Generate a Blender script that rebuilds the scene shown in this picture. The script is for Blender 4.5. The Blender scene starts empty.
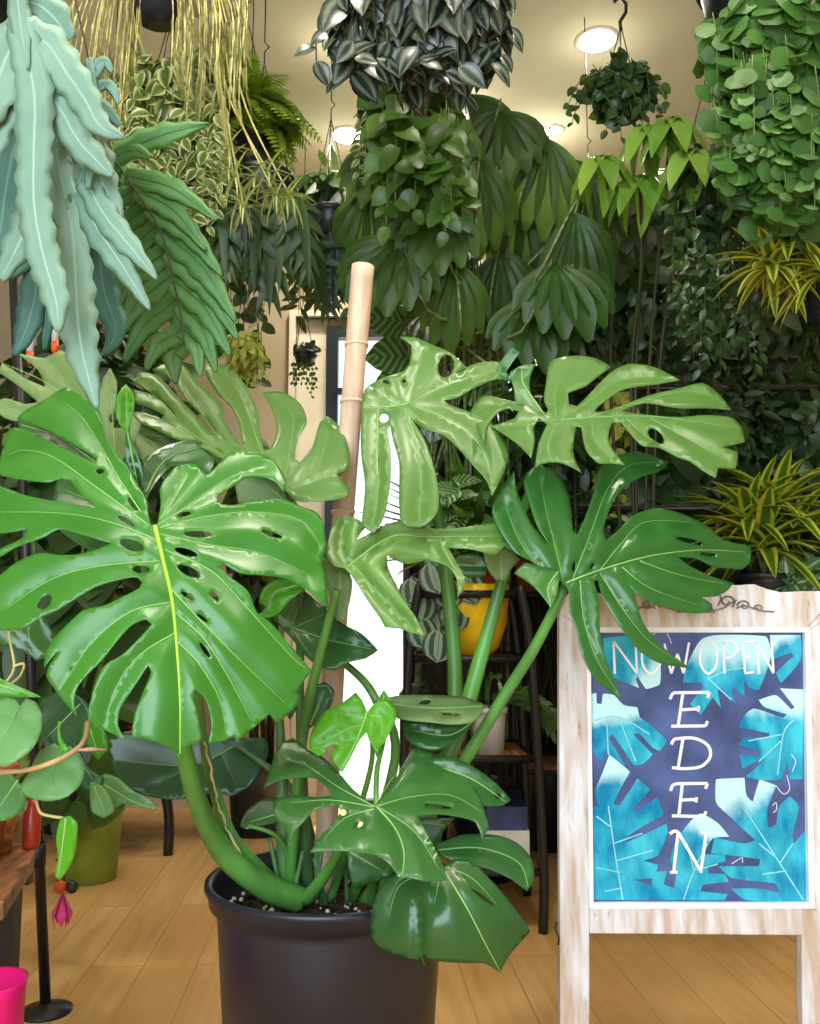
import bpy, math, random
import numpy as np
from mathutils import Vector, geometry
random.seed(7); rng = np.random.default_rng(7)
col = bpy.context.scene.collection
PI = math.pi
# ---------------------------------------------------------------- camera
CAMZ = 0.85; F = 900.0; TH = math.atan(108/900)
cam = bpy.data.cameras.new('camera'); co = bpy.data.objects.new('camera', cam); col.objects.link(co)
co.location = (0, 0, CAMZ); co.rotation_euler = (PI/2 + TH, 0, 0)
cam.sensor_fit = 'HORIZONTAL'; cam.sensor_width = 36; cam.lens = 36*F/820; cam.clip_start = .05
bpy.context.scene.camera = co
ct, st = math.cos(TH), math.sin(TH)
def ray(px, py):
    a = (px-410)/F; b = (512-py)/F
    return np.array([a, ct - b*st, st + b*ct])
def P(px, py, Y):
    d = ray(px, py); return np.array([0, 0, CAMZ]) + d*(Y/d[1])
def PZ(px, py, z):
    d = ray(px, py); return np.array([0, 0, CAMZ]) + d*((z-CAMZ)/d[2])
# ---------------------------------------------------------------- materials
def lin(c):
    return tuple((x/255/12.92 if x/255 <= .04045 else ((x/255+.055)/1.055)**2.4) for x in c) + (1,)
class NT:
    def __init__(s, name):
        s.m = bpy.data.materials.new(name); s.m.use_nodes = True; s.t = s.m.node_tree
        s.n = s.t.nodes; s.n.clear(); s.out = s.n.new('ShaderNodeOutputMaterial')
    def new(s, t, **k):
        n = s.n.new(t)
        for a, b in k.items(): setattr(n, a, b)
        return n
    def link(s, a, b): s.t.links.new(a, b)
    def mix(s, fac, a, b, bt='MIX'):
        n = s.new('ShaderNodeMix', data_type='RGBA', blend_type=bt)
        for sock, v in ((n.inputs[0], fac), (n.inputs[6], a), (n.inputs[7], b)):
            if isinstance(v, (int, float, tuple)): sock.default_value = v
            else: s.link(v, sock)
        return n.outputs[2]
    def ramp(s, fac, a, b):
        n = s.new('ShaderNodeMapRange'); n.inputs[1].default_value = a; n.inputs[2].default_value = b
        s.link(fac, n.inputs[0]); return n.outputs[0]
    def noise(s, scale, detail=3, vec=None, coord='Object', stretch=None):
        if vec is None:
            tc = s.new('ShaderNodeTexCoord'); vec = tc.outputs[coord]
        if stretch:
            mp = s.new('ShaderNodeMapping'); mp.inputs['Scale'].default_value = stretch; s.link(vec, mp.inputs[0]); vec = mp.outputs[0]
        n = s.new('ShaderNodeTexNoise'); n.inputs['Scale'].default_value = scale; n.inputs['Detail'].default_value = detail
        s.link(vec, n.inputs['Vector']); return n.outputs[0]
    def math(s, op, a, b=0.0, c=0.0):
        n = s.new('ShaderNodeMath', operation=op)
        for i, v in enumerate((a, b, c)):
            if isinstance(v, (int, float)): n.inputs[i].default_value = v
            else: s.link(v, n.inputs[i])
        return n.outputs[0]
    def bsdf(s, colr, rough=.5, spec=.5, metal=0, coat=0, trans=0, bump=None, bs=.2, emit=None, es=0):
        b = s.new('ShaderNodeBsdfPrincipled')
        if isinstance(colr, tuple): b.inputs['Base Color'].default_value = colr
        else: s.link(colr, b.inputs['Base Color'])
        if isinstance(rough, (int, float)): b.inputs['Roughness'].default_value = rough
        else: s.link(rough, b.inputs['Roughness'])
        b.inputs['Specular IOR Level'].default_value = spec
        b.inputs['Metallic'].default_value = metal; b.inputs['Coat Weight'].default_value = coat
        if emit: b.inputs['Emission Color'].default_value = emit; b.inputs['Emission Strength'].default_value = es
        if bump is not None:
            bn = s.new('ShaderNodeBump'); bn.inputs['Strength'].default_value = bs; bn.inputs['Distance'].default_value = .01
            s.link(bump, bn.inputs['Height']); s.link(bn.outputs[0], b.inputs['Normal'])
        if trans:
            t = s.new('ShaderNodeBsdfTranslucent')
            if isinstance(colr, tuple): t.inputs[0].default_value = colr
            else:
                s.link(s.mix(.5, colr, lin((150, 190, 60)), 'MIX'), t.inputs[0])
            m = s.new('ShaderNodeMixShader'); m.inputs[0].default_value = trans
            s.link(b.outputs[0], m.inputs[1]); s.link(t.outputs[0], m.inputs[2]); s.link(m.outputs[0], s.out.inputs[0])
        else: s.link(b.outputs[0], s.out.inputs[0])
        return s.m
def plain(name, c, rough=.5, spec=.5, metal=0, coat=0, var=.12, scale=12, bs=0, stretch=None):
    t = NT(name); n = t.noise(scale, 4, stretch=stretch)
    d = tuple(x*(1-var*2) for x in c); l = tuple(min(255, x*(1+var)) for x in c)
    return t.bsdf(t.mix(t.ramp(n, .3, .7), lin(d), lin(l)), rough, spec, metal, coat, bump=n if bs else None, bs=bs)
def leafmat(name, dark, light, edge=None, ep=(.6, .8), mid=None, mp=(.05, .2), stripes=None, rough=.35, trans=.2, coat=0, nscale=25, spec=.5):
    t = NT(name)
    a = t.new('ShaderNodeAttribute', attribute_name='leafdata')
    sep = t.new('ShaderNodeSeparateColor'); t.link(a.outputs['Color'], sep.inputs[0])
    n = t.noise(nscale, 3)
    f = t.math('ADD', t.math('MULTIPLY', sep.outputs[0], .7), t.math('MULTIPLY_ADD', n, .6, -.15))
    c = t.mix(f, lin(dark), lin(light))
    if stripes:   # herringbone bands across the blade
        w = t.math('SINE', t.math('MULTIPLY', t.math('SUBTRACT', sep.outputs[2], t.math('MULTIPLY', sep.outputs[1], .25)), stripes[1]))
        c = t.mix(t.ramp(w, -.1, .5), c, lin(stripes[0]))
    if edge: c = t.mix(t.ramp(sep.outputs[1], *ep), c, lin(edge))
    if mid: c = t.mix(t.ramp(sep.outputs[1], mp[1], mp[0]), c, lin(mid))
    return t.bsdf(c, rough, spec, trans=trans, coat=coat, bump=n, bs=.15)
# ---------------------------------------------------------------- objects
def tag(o, label=None, cat=None, group=None, kind=None):
    if label: o['label'] = label
    if cat: o['category'] = cat
    if group: o['group'] = group
    if kind: o['kind'] = kind
    return o
ROOT = {}
def thing(name, label, cat, loc, group=None):
    o = bpy.data.objects.new(name, None); col.objects.link(o); o.location = tuple(loc); o.empty_display_size = .05
    ROOT[o] = np.array([float(x) for x in loc]); return tag(o, label, cat, group)
def mesh(name, V, Fc, mat, parent=None, smooth=True, data=None, label=None):
    me = bpy.data.meshes.new(name); V = np.asarray(V, float)
    off = ROOT.get(parent, None) if parent is not None else None
    if parent is None:
        off = np.array([V[:, 0].mean(), V[:, 1].mean(), V[:, 2].min()])
    V2 = V - off
    me.from_pydata(V2.tolist(), [], [list(map(int, f)) for f in Fc]); me.materials.append(mat)
    if data is not None:
        at = me.attributes.new('leafdata', 'FLOAT_COLOR', 'POINT')
        d = np.ones((len(V), 4)); d[:, :3] = data; at.data.foreach_set('color', d.ravel())
    if smooth: me.polygons.foreach_set('use_smooth', [True]*len(me.polygons))
    me.update()
    o = bpy.data.objects.new(name, me); col.objects.link(o)
    if parent is not None: o.parent = parent
    else: o.location = tuple(off)
    ROOT[o] = off
    if label: o['label'] = label
    return o
def bevel(o, w=.003, seg=2):
    m = o.modifiers.new('bevel', 'BEVEL'); m.width = w; m.segments = seg; m.limit_method = 'ANGLE'; return o
class MB:
    """collects simple solids in world space"""
    def __init__(s): s.V = []; s.F = []
    def add(s, V, Fc):
        k = len(s.V); s.V += [tuple(v) for v in V]; s.F += [[k+i for i in f] for f in Fc]; return s
    def box(s, a, b):
        (x0, y0, z0), (x1, y1, z1) = a, b
        V = [(x, y, z) for z in (z0, z1) for y in (y0, y1) for x in (x0, x1)]
        return s.add(V, [(0, 2, 3, 1), (4, 5, 7, 6), (0, 1, 5, 4), (2, 6, 7, 3), (0, 4, 6, 2), (1, 3, 7, 5)])
    def tube(s, pts, r, n=8, closed=False):
        pts = [np.asarray(p, float) for p in pts]; m = len(pts)
        rr = r if hasattr(r, '__len__') else [r]*m
        V = []; prev = None
        for i, p in enumerate(pts):
            a = pts[max(i-1, 0)]; b = pts[min(i+1, m-1)]
            t = b-a; t = t/(np.linalg.norm(t)+1e-9)
            if prev is None:
                u = np.cross(t, (0, 0, 1) if abs(t[2]) < .9 else (1, 0, 0))
            else: u = prev - t*np.dot(prev, t)
            u /= np.linalg.norm(u)+1e-9; prev = u; w = np.cross(t, u)
            for k in range(n):
                an = 2*PI*k/n; V.append(p + rr[i]*(math.cos(an)*u + math.sin(an)*w))
        Fc = [(i*n+k, i*n+(k+1) % n, (i+1)*n+(k+1) % n, (i+1)*n+k) for i in range(m-1) for k in range(n)]
        Fc += [tuple(range(n-1, -1, -1)), tuple((m-1)*n+k for k in range(n))]
        return s.add(V, Fc)
    def lathe(s, c, prof, n=40, caps=True):
        V = [(c[0]+r*math.cos(2*PI*k/n), c[1]+r*math.sin(2*PI*k/n), c[2]+z) for r, z in prof for k in range(n)]
        m = len(prof); Fc = [(i*n+k, i*n+(k+1) % n, (i+1)*n+(k+1) % n, (i+1)*n+k) for i in range(m-1) for k in range(n)]
        if caps: Fc += [tuple(range(n-1, -1, -1)), tuple((m-1)*n+k for k in range(n))]
        return s.add(V, Fc)
    def sphere(s, c, r, n=10, sz=1):
        prof = [(max(1e-4, r*math.sin(PI*i/n)), -r*sz*math.cos(PI*i/n)) for i in range(n+1)]
        return s.lathe(c, prof, 14)
    def build(s, name, mat, parent=None, smooth=True, label=None):
        o = mesh(name, s.V, s.F, mat, parent, smooth, label=label)
        return o
def smoothpath(pts, k=6):
    pts = [np.asarray(p, float) for p in pts]
    if len(pts) < 3: return [pts[0]+(pts[-1]-pts[0])*i/k for i in range(k+1)]
    out = []
    for i in range(len(pts)-1):
        p0 = pts[max(i-1, 0)]; p1 = pts[i]; p2 = pts[i+1]; p3 = pts[min(i+2, len(pts)-1)]
        for j in range(k):
            t = j/k
            out.append(.5*((2*p1)+(-p0+p2)*t+(2*p0-5*p1+4*p2-p3)*t*t+(-p0+3*p1-3*p2+p3)*t**3))
    out.append(pts[-1]); return out
# ---------------------------------------------------------------- leaf templates (length 1 along +Y, width along X, top +Z)
def tmpl(prof, n=6, m=1, fold=.25, droop=.25, wave=0):
    V = []; D = []
    for i in range(n+1):
        t = i/n; w = prof(t)
        for j in range(-m, m+1):
            x = w*j/m
            V.append((x, t*(1-.12*droop), -droop*t*t*.6+fold*abs(x)+wave*math.sin(t*17+j)*abs(x)))
            D.append((abs(j)/m, t))
    k = 2*m+1
    Fc = [(i*k+j, i*k+j+1, (i+1)*k+j+1, (i+1)*k+j) for i in range(n) for j in range(2*m)]
    return np.array(V), np.array(Fc), np.array(D)
oval = lambda w: (lambda t: max(.004, w*math.sin(PI*min(1, t)**.85)**.8) if 0 < t < 1 else .004)
lance = lambda w: (lambda t: w*(.25+.75*min(1, t*5))*(1-t**2.2)+.002)
strapp = lambda w: (lambda t: w*min(1, .4+t*4)*(1-t**4)+.002)
heart = lambda w: (lambda t: w*((math.sin(PI*min(1, (t+.12)/1.12))**.6)*(1-.25*t)) if t < .999 else .003)
rnd_ = lambda t: max(.01, .5*math.sqrt(max(0, 1-(2*t-1)**2)))
T_OVAL = tmpl(oval(.24), 5, 1, .25, .4)
T_OVALW = tmpl(oval(.32), 6, 2, .2, .5)
T_LANCE = tmpl(lance(.09), 6, 1, .35, .7)
T_STRAP = tmpl(strapp(.045), 7, 1, .4, 1.1)
T_BROAD = tmpl(strapp(.11), 7, 2, .3, .9)
T_HEART = tmpl(heart(.42), 6, 2, .15, .45)
T_ROUND = tmpl(rnd_, 5, 2, -.12, .15, .05)
T_PIN = tmpl(oval(.17), 3, 1, .2, .2)
T_FLAT = tmpl(oval(.45), 5, 1, .1, .3)
def fan(nseg=9, spread=1.15, droop=.7, wid=.16):
    Vs = []; Fs = []; Ds = []; k = 0
    for i in range(nseg):
        a = (i/(nseg-1)*2-1)*spread; L = 1-.28*abs(a)/spread
        V, Fc, D = tmpl(lambda t: wid*(.12+.88*min(1, t*1.6))*(1-max(0, t-.82)*4.2)*(1) + .003, 6, 1, .55, droop)
        V = V*L; c, s_ = math.cos(a), math.sin(a)
        V = np.stack([V[:, 0]*c+V[:, 1]*s_, -V[:, 0]*s_+V[:, 1]*c, V[:, 2]], 1)
        Vs.append(V); Fs.append(Fc+k); Ds.append(D); k += len(V)
    return np.concatenate(Vs), np.concatenate(Fs), np.concatenate(Ds)
T_FAN = fan(); T_FAN2 = fan(7, .8, 1.1, .13); T_PALM = fan(8, .9, .6, .06); T_UMB = fan(7, 2.4, .5, .2)
def pinnat():
    Vs = []; Fs = []; Ds = []; k = 0
    def put(T, base, ang, L, w=1):
        nonlocal k
        V, Fc, D = T; V = V*np.array([L*w, L, L]); c, s_ = math.cos(ang), math.sin(ang)
        V = np.stack([V[:, 0]*c+V[:, 1]*s_, -V[:, 0]*s_+V[:, 1]*c, V[:, 2]], 1); V[:, 1] += base; V[:, 2] -= .3*base**2
        Vs.append(V); Fs.append(Fc+k); Ds.append(D); k += len(V)
    T = tmpl(lance(.13), 5, 1, .15, .5); put(tmpl(lance(.07), 6, 1, .15, .2), 0, 0, 1.0)
    for b, L, a in ((.06, .34, 1.35), (.2, .4, 1.0), (.36, .42, .75), (.52, .36, .55), (.66, .3, .4)):
        put(T, b, a, L); put(T, b+.03, -a, L*.95)
    return np.concatenate(Vs), np.concatenate(Fs), np.concatenate(Ds)
T_PINNAT = pinnat()
def lobed():
    V, Fc, D = tmpl(lambda t: (.30*math.sin(PI*min(1, t*.9+.1))**.7*(.55+.45*abs(math.cos(t*PI*3.6)))) + .003, 22, 2, .25, .7)
    return V, Fc, D
T_LOBED = lobed()
class FB:
    def __init__(s): s.V = []; s.F = []; s.D = []; s.k = 0
    def add(s, T, pos, fwd, up=(0, 0, 1), size=.1, r=None, ws=1.0):
        V, Fc, D = T
        y = np.asarray(fwd, float); y = y/(np.linalg.norm(y)+1e-9)
        x = np.cross(y, up); nx = np.linalg.norm(x)
        if nx < 1e-3: x = np.cross(y, (1, 0, .01)); nx = np.linalg.norm(x)
        x /= nx; z = np.cross(x, y)
        s.V.append(np.asarray(pos)+size*(np.outer(V[:, 0]*ws, x)+np.outer(V[:, 1], y)+np.outer(V[:, 2], z)))
        s.F.append(Fc+s.k); s.k += len(V)
        d = np.empty((len(V), 3)); d[:, 0] = random.random() if r is None else r; d[:, 1] = D[:, 0]; d[:, 2] = D[:, 1]; s.D.append(d)
    def build(s, name, mat, parent, label=None):
        return mesh(name, np.concatenate(s.V), np.concatenate(s.F), mat, parent, True, np.concatenate(s.D), label)
def rdir(): 
    v = rng.normal(size=3); return v/np.linalg.norm(v)
def mass(fb, c, rad, n, T, size, down=.4, jit=.5, shell=.55, front=.35, sv=.35):
    """leaves through an ellipsoid crown, facing outward"""
    c = np.asarray(c); rad = np.asarray(rad)
    for _ in range(n):
        d = rdir()
        if d[1] > front: d[1] = -d[1]
        p = c + d*rad*(shell+(1-shell)*random.random()**.5)
        f = d*np.array([.35, .05, .3]) + rdir()*jit; f[2] -= down*1.3
        up = d + rdir()*.5 + np.array([0, -.4, .0])
        fb.add(T, p, f, up, size*(1+sv*(random.random()*2-1)))
def vine(fb, tb, p0, length, T, size, step, spread=.02, r=.0015, outward=(0, 0, 0), sway=.3, gr=.9):
    p = np.asarray(p0, float).copy(); d = np.array([outward[0], outward[1], outward[2]+.05]); pts = [p.copy()]
    n = max(2, int(length/step)); side = 1
    for i in range(n):
        d = d*.75 + np.array([0, 0, -gr*.35]) + rdir()*sway*.12; d /= np.linalg.norm(d)+1e-6
        p = p + d*step; pts.append(p.copy()); side = -side
        lat = np.array([side*(.3+.6*random.random()), random.uniform(-.5, .2), random.uniform(-1.1, -.05)])
        if fb is not None: fb.add(T, p, lat, (random.uniform(-.5, .5), -1, random.uniform(0, .7)), size*random.uniform(.7, 1.2)*(1-.35*i/n))
    if tb is not None: tb.tube(pts, r, 4)
def rosette(fb, c, n, T, L, e0=.2, e1=1.3, ws=1.0, twist=0):
    for i in range(n):
        a = i*2.399+random.random()*.4; e = e0+(e1-e0)*((i+.5)/n)+random.uniform(-.1, .1)
        f = np.array([math.cos(a)*math.cos(e), math.sin(a)*math.cos(e), math.sin(e)])
        fb.add(T, np.asarray(c)+np.array([0, 0, twist*i/n]), f, (0, 0, 1) if e < 1.4 else (math.cos(a), math.sin(a), .1), L*random.uniform(.8, 1.1), ws=ws)
def frond(fb, tb, p0, d0, L, droop, T, psize, n=18, r=.002, flat=True):
    p = np.asarray(p0, float); d = np.asarray(d0, float); d = d/np.linalg.norm(d); pts = [p]
    for i in range(n):
        d = d + np.array([0, 0, -droop/n]); d /= np.linalg.norm(d); p = p+d*L/n; pts.append(p)
        lat = np.cross(d, (0, 0, 1)); lat /= np.linalg.norm(lat)+1e-6; up = np.cross(lat, d)
        s_ = psize*math.sin(PI*min(1, (i+1.5)/(n+1)))**.6
        for sg in (-1, 1): fb.add(T, p, lat*sg+d*.35+np.array([0, 0, -.15]), up, s_)
    if tb is not None: tb.tube(pts, r, 4)
def pot_profile(r, h, t=.006, lip=.012, taper=.78):
    return [(r*taper, 0), (r*.97, h-lip*1.6), (r*.97, h-lip*1.5), (r+lip*.35, h-lip*1.4), (r+lip*.45, h-.002), (r+lip*.25, h), (r-t, h), (r-t*1.5, h-lip*2), (r-t*2, h-.03)]
def pot(c, r, h, mat, parent, name='pot', taper=.78, label=None, soil=True):
    o = MB().lathe(c, pot_profile(r, h, taper=taper), 36).build(name, mat, parent, label=label)
    if soil: MB().lathe((c[0], c[1], c[2]+h-.028), [(.001, 0), (r*.93, 0), (r*.93, .008), (.001, .012)], 24).build('soil', M['soil'], parent)
    return o
# ---------------------------------------------------------------- traced blades
def cr_closed(pts, step=5):
    pts = [np.array(p, float) for p in pts]; n = len(pts); out = []
    for i in range(n):
        p0, p1, p2, p3 = pts[i-1], pts[i], pts[(i+1) % n], pts[(i+2) % n]
        L = np.linalg.norm(p2-p1); k = max(1, int(L/step))
        def tan(a, b, c):
            v = c-a; l = np.linalg.norm(v)+1e-6
            u1 = (b-a)/(np.linalg.norm(b-a)+1e-6); u2 = (c-b)/(np.linalg.norm(c-b)+1e-6)
            sh = max(0, np.dot(u1, u2))      # sharp corners keep their point
            return v/l*sh
        m1 = tan(p0, p1, p2)*L; m2 = tan(p1, p2, p3)*L
        for j in range(k):
            t = j/k; t2 = t*t; t3 = t2*t
            out.append((2*t3-3*t2+1)*p1+(t3-2*t2+t)*m1+(-2*t3+3*t2)*p2+(t3-t2)*m2)
    return out
def inside(P_, x, y):
    X = P_[:, 0]; Yy = P_[:, 1]; X2 = np.roll(X, -1); Y2 = np.roll(Yy, -1)
    c = ((Yy > y) != (Y2 > y)) & (x < (X2-X)*(y-Yy)/((Y2-Yy)+1e-12)+X)
    return bool(c.sum() % 2)
def polydist(Q, lines):
    """distance of points Q to polylines"""
    best = np.full(len(Q), 1e9)
    for L in lines:
        L = np.array(L, float)
        for a, b in zip(L[:-1], L[1:]):
            ab = b-a; t = np.clip(((Q-a)@ab)/(ab@ab+1e-9), 0, 1); d = np.linalg.norm(Q-(a+t[:, None]*ab), axis=1); best = np.minimum(best, d)
    return best
def ell(cx, cy, a, b, deg=0, n=10):
    t = math.radians(deg); c, s_ = math.cos(t), math.sin(t)
    return [(cx+a*math.cos(2*PI*i/n)*c-b*math.sin(2*PI*i/n)*s_, cy+a*math.cos(2*PI*i/n)*s_+b*math.sin(2*PI*i/n)*c) for i in range(n)]
def blade(parent, outline, veins, D, g=(0, 0), o=None, bow=0.0, amp=.008, vw=22, mat=None, holes=(), step=6, name='leaf', vein_r=.0011, vein_mat=None, wav=.003, label=None, tint=.5, thick=.0012, flop=None, midr=1.6):
    """leaf blade with its outline in the photograph's frame laid on a curved surface about world distance D"""
    O = np.array(cr_closed(outline, step)); o = np.array(o if o is not None else veins[0][0], float)
    H = [np.array(cr_closed(h, 4)) for h in holes]
    loops = [O]+H; pts = []; edges = []
    for L in loops:
        k = len(pts); pts += [tuple(p) for p in L]; edges += [(k+i, k+(i+1) % len(L)) for i in range(len(L))]
    B = np.array(pts)
    sv = [smoothpath([(a, b) for a, b in v], 5) for v in veins]
    for L in sv:
        k = len(pts); pts += [tuple(p) for p in L]; edges += [(k+i, k+i+1) for i in range(len(L)-1)]
    B = np.array(pts)
    x0, y0 = O.min(0); x1, y1 = O.max(0); yy = y0; row = 0
    while yy < y1:
        xx = x0+(row % 2)*step/2
        while xx < x1:
            if inside(O, xx, yy) and not any(inside(h, xx, yy) for h in H) and np.min(np.abs(B-[xx, yy]).sum(1)) > step*.55: pts.append((xx, yy))
            xx += step
        yy += step*.87; row += 1
    r = geometry.delaunay_2d_cdt([Vector(p) for p in pts], edges, [], 1 if False else 0, 1e-4)
    V2 = np.array([tuple(v) for v in r[0]]); Fc = []
    for f in r[2]:
        c = V2[list(f)].mean(0)
        if inside(O, *c) and not any(inside(h, *c) for h in H): Fc.append(tuple(f))
    ph = (D*97) % 6
    def depth(Q):
        Q = np.atleast_2d(Q); dd = polydist(Q, sv) if len(sv) else np.full(len(Q), 20.)
        rel = Q-o; r2 = (rel**2).sum(1)
        y = D + g[0]*rel[:, 0]/100 + g[1]*rel[:, 1]/100 + bow*r2/1e4
        y += -amp*np.sin(PI/2*np.clip(dd/vw, 0, 2))
        y += wav*np.sin(Q[:, 0]/17+ph)*np.sin(Q[:, 1]/21+ph)
        if flop: y += flop(Q)
        return y
    Yd = depth(V2); V3 = np.array([P(x, y, d) for (x, y), d in zip(V2, Yd)])
    dd = polydist(V2, sv); data = np.stack([np.full(len(V2), tint), np.clip(dd/vw, 0, 1), np.clip(np.linalg.norm(V2-o, axis=1)/200, 0, 1)], 1)
    # consistent winding towards the viewer
    Fo = []
    for f in Fc:
        a, b, c = V2[f[0]], V2[f[1]], V2[f[2]]
        Fo.append(f if (b[0]-a[0])*(c[1]-a[1])-(b[1]-a[1])*(c[0]-a[0]) < 0 else f[::-1])
    ob = mesh(name, V3, Fo, mat, parent, True, data, label)
    if thick:
        s_ = ob.modifiers.new('thickness', 'SOLIDIFY'); s_.thickness = thick; s_.offset = -1
    if vein_r and len(sv):
        tb = MB()
        for i, L in enumerate(sv):
            if i == 1: tb.build('midrib', vein_mat or M['vein'], ob); tb = MB()
            L = [np.asarray(q) for q in L]; ds = depth(np.array(L))
            pp = [P(q[0], q[1], d-.0007) for q, d in zip(L, ds)]
            rr = vein_r*(midr if i == 0 else .75)
            tb.tube(pp, [rr*(1-.75*k/(len(pp)-1)) for k in range(len(pp))], 5)
        tb.build('vein' if len(sv) > 1 else 'midrib', (M['vein'] if vein_mat is M['vein_bright'] else vein_mat or M['vein']) if len(sv) > 1 else vein_mat or M['vein'], ob)
    return ob
def pxpath(pts, k=6):   # (px, py, Y) list
    return smoothpath([P(*p) for p in pts], k)
def pw(w, Y): return w*.5*Y/F*1.0
# ================================================================ materials in use
M = {}
M['soil'] = plain('soil', (58, 42, 30), .95, .2, var=.35, scale=90, bs=1)
M['vein'] = plain('vein_green', (150, 200, 110), .45, var=.05)
M['vein_bright'] = plain('vein_lime', (178, 226, 70), .45, var=.05)
M['vein_soft'] = plain('vein_soft_green', (120, 170, 95), .45, var=.05)
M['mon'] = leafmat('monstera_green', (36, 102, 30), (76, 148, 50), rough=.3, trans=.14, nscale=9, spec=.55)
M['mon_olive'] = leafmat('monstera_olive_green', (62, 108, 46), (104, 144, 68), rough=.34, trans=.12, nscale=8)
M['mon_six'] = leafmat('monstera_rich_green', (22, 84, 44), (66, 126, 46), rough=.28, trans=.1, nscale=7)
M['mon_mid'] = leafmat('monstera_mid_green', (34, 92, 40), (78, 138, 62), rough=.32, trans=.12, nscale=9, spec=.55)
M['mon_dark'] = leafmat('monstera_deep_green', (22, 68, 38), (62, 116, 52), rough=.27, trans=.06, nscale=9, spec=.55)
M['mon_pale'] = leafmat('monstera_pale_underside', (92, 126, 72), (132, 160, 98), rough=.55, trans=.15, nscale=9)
M['mon_new'] = leafmat('monstera_new_leaf', (62, 148, 22), (112, 194, 48), rough=.35, trans=.3, nscale=9)
M['stalk'] = plain('petiole_green', (84, 142, 62), .4, var=.15, scale=14, stretch=(1, 1, .3))
M['stalk_dark'] = plain('petiole_dark_green', (70, 112, 62), .4, var=.2, scale=14)
M['bamboo'] = plain('tan_pole', (216, 184, 158), .55, var=.08, scale=18, stretch=(3, 3, .4))
M['black_plastic'] = plain('black_plastic', (20, 27, 44), .36, .6, var=.1, scale=5)
M['black_metal'] = plain('black_metal', (22, 22, 26), .4, .5, var=.1)
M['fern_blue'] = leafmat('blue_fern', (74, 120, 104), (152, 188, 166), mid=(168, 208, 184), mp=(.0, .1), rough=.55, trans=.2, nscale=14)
M['fern_blue_dark'] = leafmat('blue_fern_dark', (44, 92, 84), (78, 130, 112), mid=(100, 150, 126), mp=(.0, .08), rough=.55, trans=.15)  # darker version of the blue fern colour for the rear frond
M['fern_green'] = leafmat('green_fern', (62, 122, 66), (118, 168, 98), mid=(60, 104, 50), mp=(.02, .1), rough=.5, trans=.25)
M['rhip'] = leafmat('rhipsalis', (120, 118, 66), (178, 176, 104), rough=.6)
M['hoya'] = leafmat('variegated_small', (50, 84, 30), (108, 138, 62), edge=(214, 216, 160), ep=(.45, .9), rough=.35)
M['boston'] = leafmat('boston_fern', (84, 130, 22), (170, 196, 54), rough=.5, trans=.35)
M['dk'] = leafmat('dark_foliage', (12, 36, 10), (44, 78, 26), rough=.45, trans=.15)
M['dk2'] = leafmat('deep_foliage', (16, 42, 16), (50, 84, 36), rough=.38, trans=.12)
M['md'] = leafmat('mid_foliage', (30, 70, 22), (84, 126, 44), rough=.38, trans=.25)
M['lt'] = leafmat('fresh_foliage', (66, 116, 34), (146, 184, 74), rough=.38, trans=.3)
M['palm'] = leafmat('palm_foliage', (24, 56, 18), (66, 100, 38), rough=.42, trans=.18, spec=.35)
M['yg'] = leafmat('yellow_green_foliage', (134, 148, 44), (206, 204, 96), rough=.45, trans=.3)
M['zeb'] = leafmat('zebra_leaf', (34, 40, 38), (58, 66, 58), edge=(44, 34, 46), ep=(.8, .95), mid=(34, 38, 40), mp=(.02, .1), rough=.3, trans=.05)
def zebra():
    t = NT('silver_striped_leaf'); a = t.new('ShaderNodeAttribute', attribute_name='leafdata'); s = t.new('ShaderNodeSeparateColor'); t.link(a.outputs['Color'], s.inputs[0])
    w = t.math('ABSOLUTE', t.math('SUBTRACT', s.outputs[1], .5))
    base = t.mix(s.outputs[0], lin((20, 24, 26)), lin((40, 46, 42)))
    c = t.mix(t.ramp(w, .30, .10), base, lin((92, 108, 92)))
    return t.bsdf(c, .3, trans=.06)
M['zeb'] = zebra()
M['round'] = leafmat('round_leaf', (30, 72, 24), (82, 128, 54), rough=.5, trans=.2)
M['drac'] = leafmat('green_yellow_blade', (46, 92, 26), (84, 132, 38), edge=(212, 214, 70), ep=(.42, .6), rough=.35, trans=.25)
M['drac2'] = leafmat('yellow_margin_blade', (60, 88, 28), (100, 126, 40), edge=(214, 216, 84), ep=(.3, .6), rough=.35, trans=.25)
M['cala'] = leafmat('striped_leaf', (26, 62, 30), (40, 82, 38), stripes=((104, 146, 76), 44), rough=.35, trans=.1)
M['pep'] = leafmat('watermelon_leaf', (30, 62, 44), (46, 84, 58), stripes=((160, 184, 160), 0.1), rough=.3, trans=.05)
def pep():
    t = NT('silver_banded_round_leaf'); a = t.new('ShaderNodeAttribute', attribute_name='leafdata'); s = t.new('ShaderNodeSeparateColor'); t.link(a.outputs['Color'], s.inputs[0])
    w = t.math('SINE', t.math('MULTIPLY', s.outputs[1], 11))
    return t.bsdf(t.mix(t.ramp(w, -.1, .6), lin((30, 58, 42)), lin((128, 158, 128))), .3, trans=.06)
M['pep'] = pep()
M['fit'] = leafmat('white_veined_leaf', (50, 104, 56), (110, 158, 98), mid=(196, 216, 180), mp=(.05, .3), rough=.5)
M['phil'] = leafmat('heart_leaf', (58, 120, 62), (124, 178, 106), rough=.38, trans=.2, nscale=12)
M['phil_dark'] = leafmat('dark_heart_leaf', (20, 66, 34), (44, 98, 50), rough=.35, trans=.1)
M['stem'] = plain('stem_green', (96, 120, 56), .6)
M['stem_dark'] = plain('stem_dark', (44, 50, 24), .6)
M['cane'] = plain('cane', (104, 118, 66), .5, stretch=(1, 1, 6), var=.25)
M['straw'] = plain('pale_runner', (198, 188, 116), .6)
M['terra'] = plain('terracotta', (170, 82, 48), .8)
M['redpot'] = plain('red_ceramic', (168, 48, 34), .3)
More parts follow.
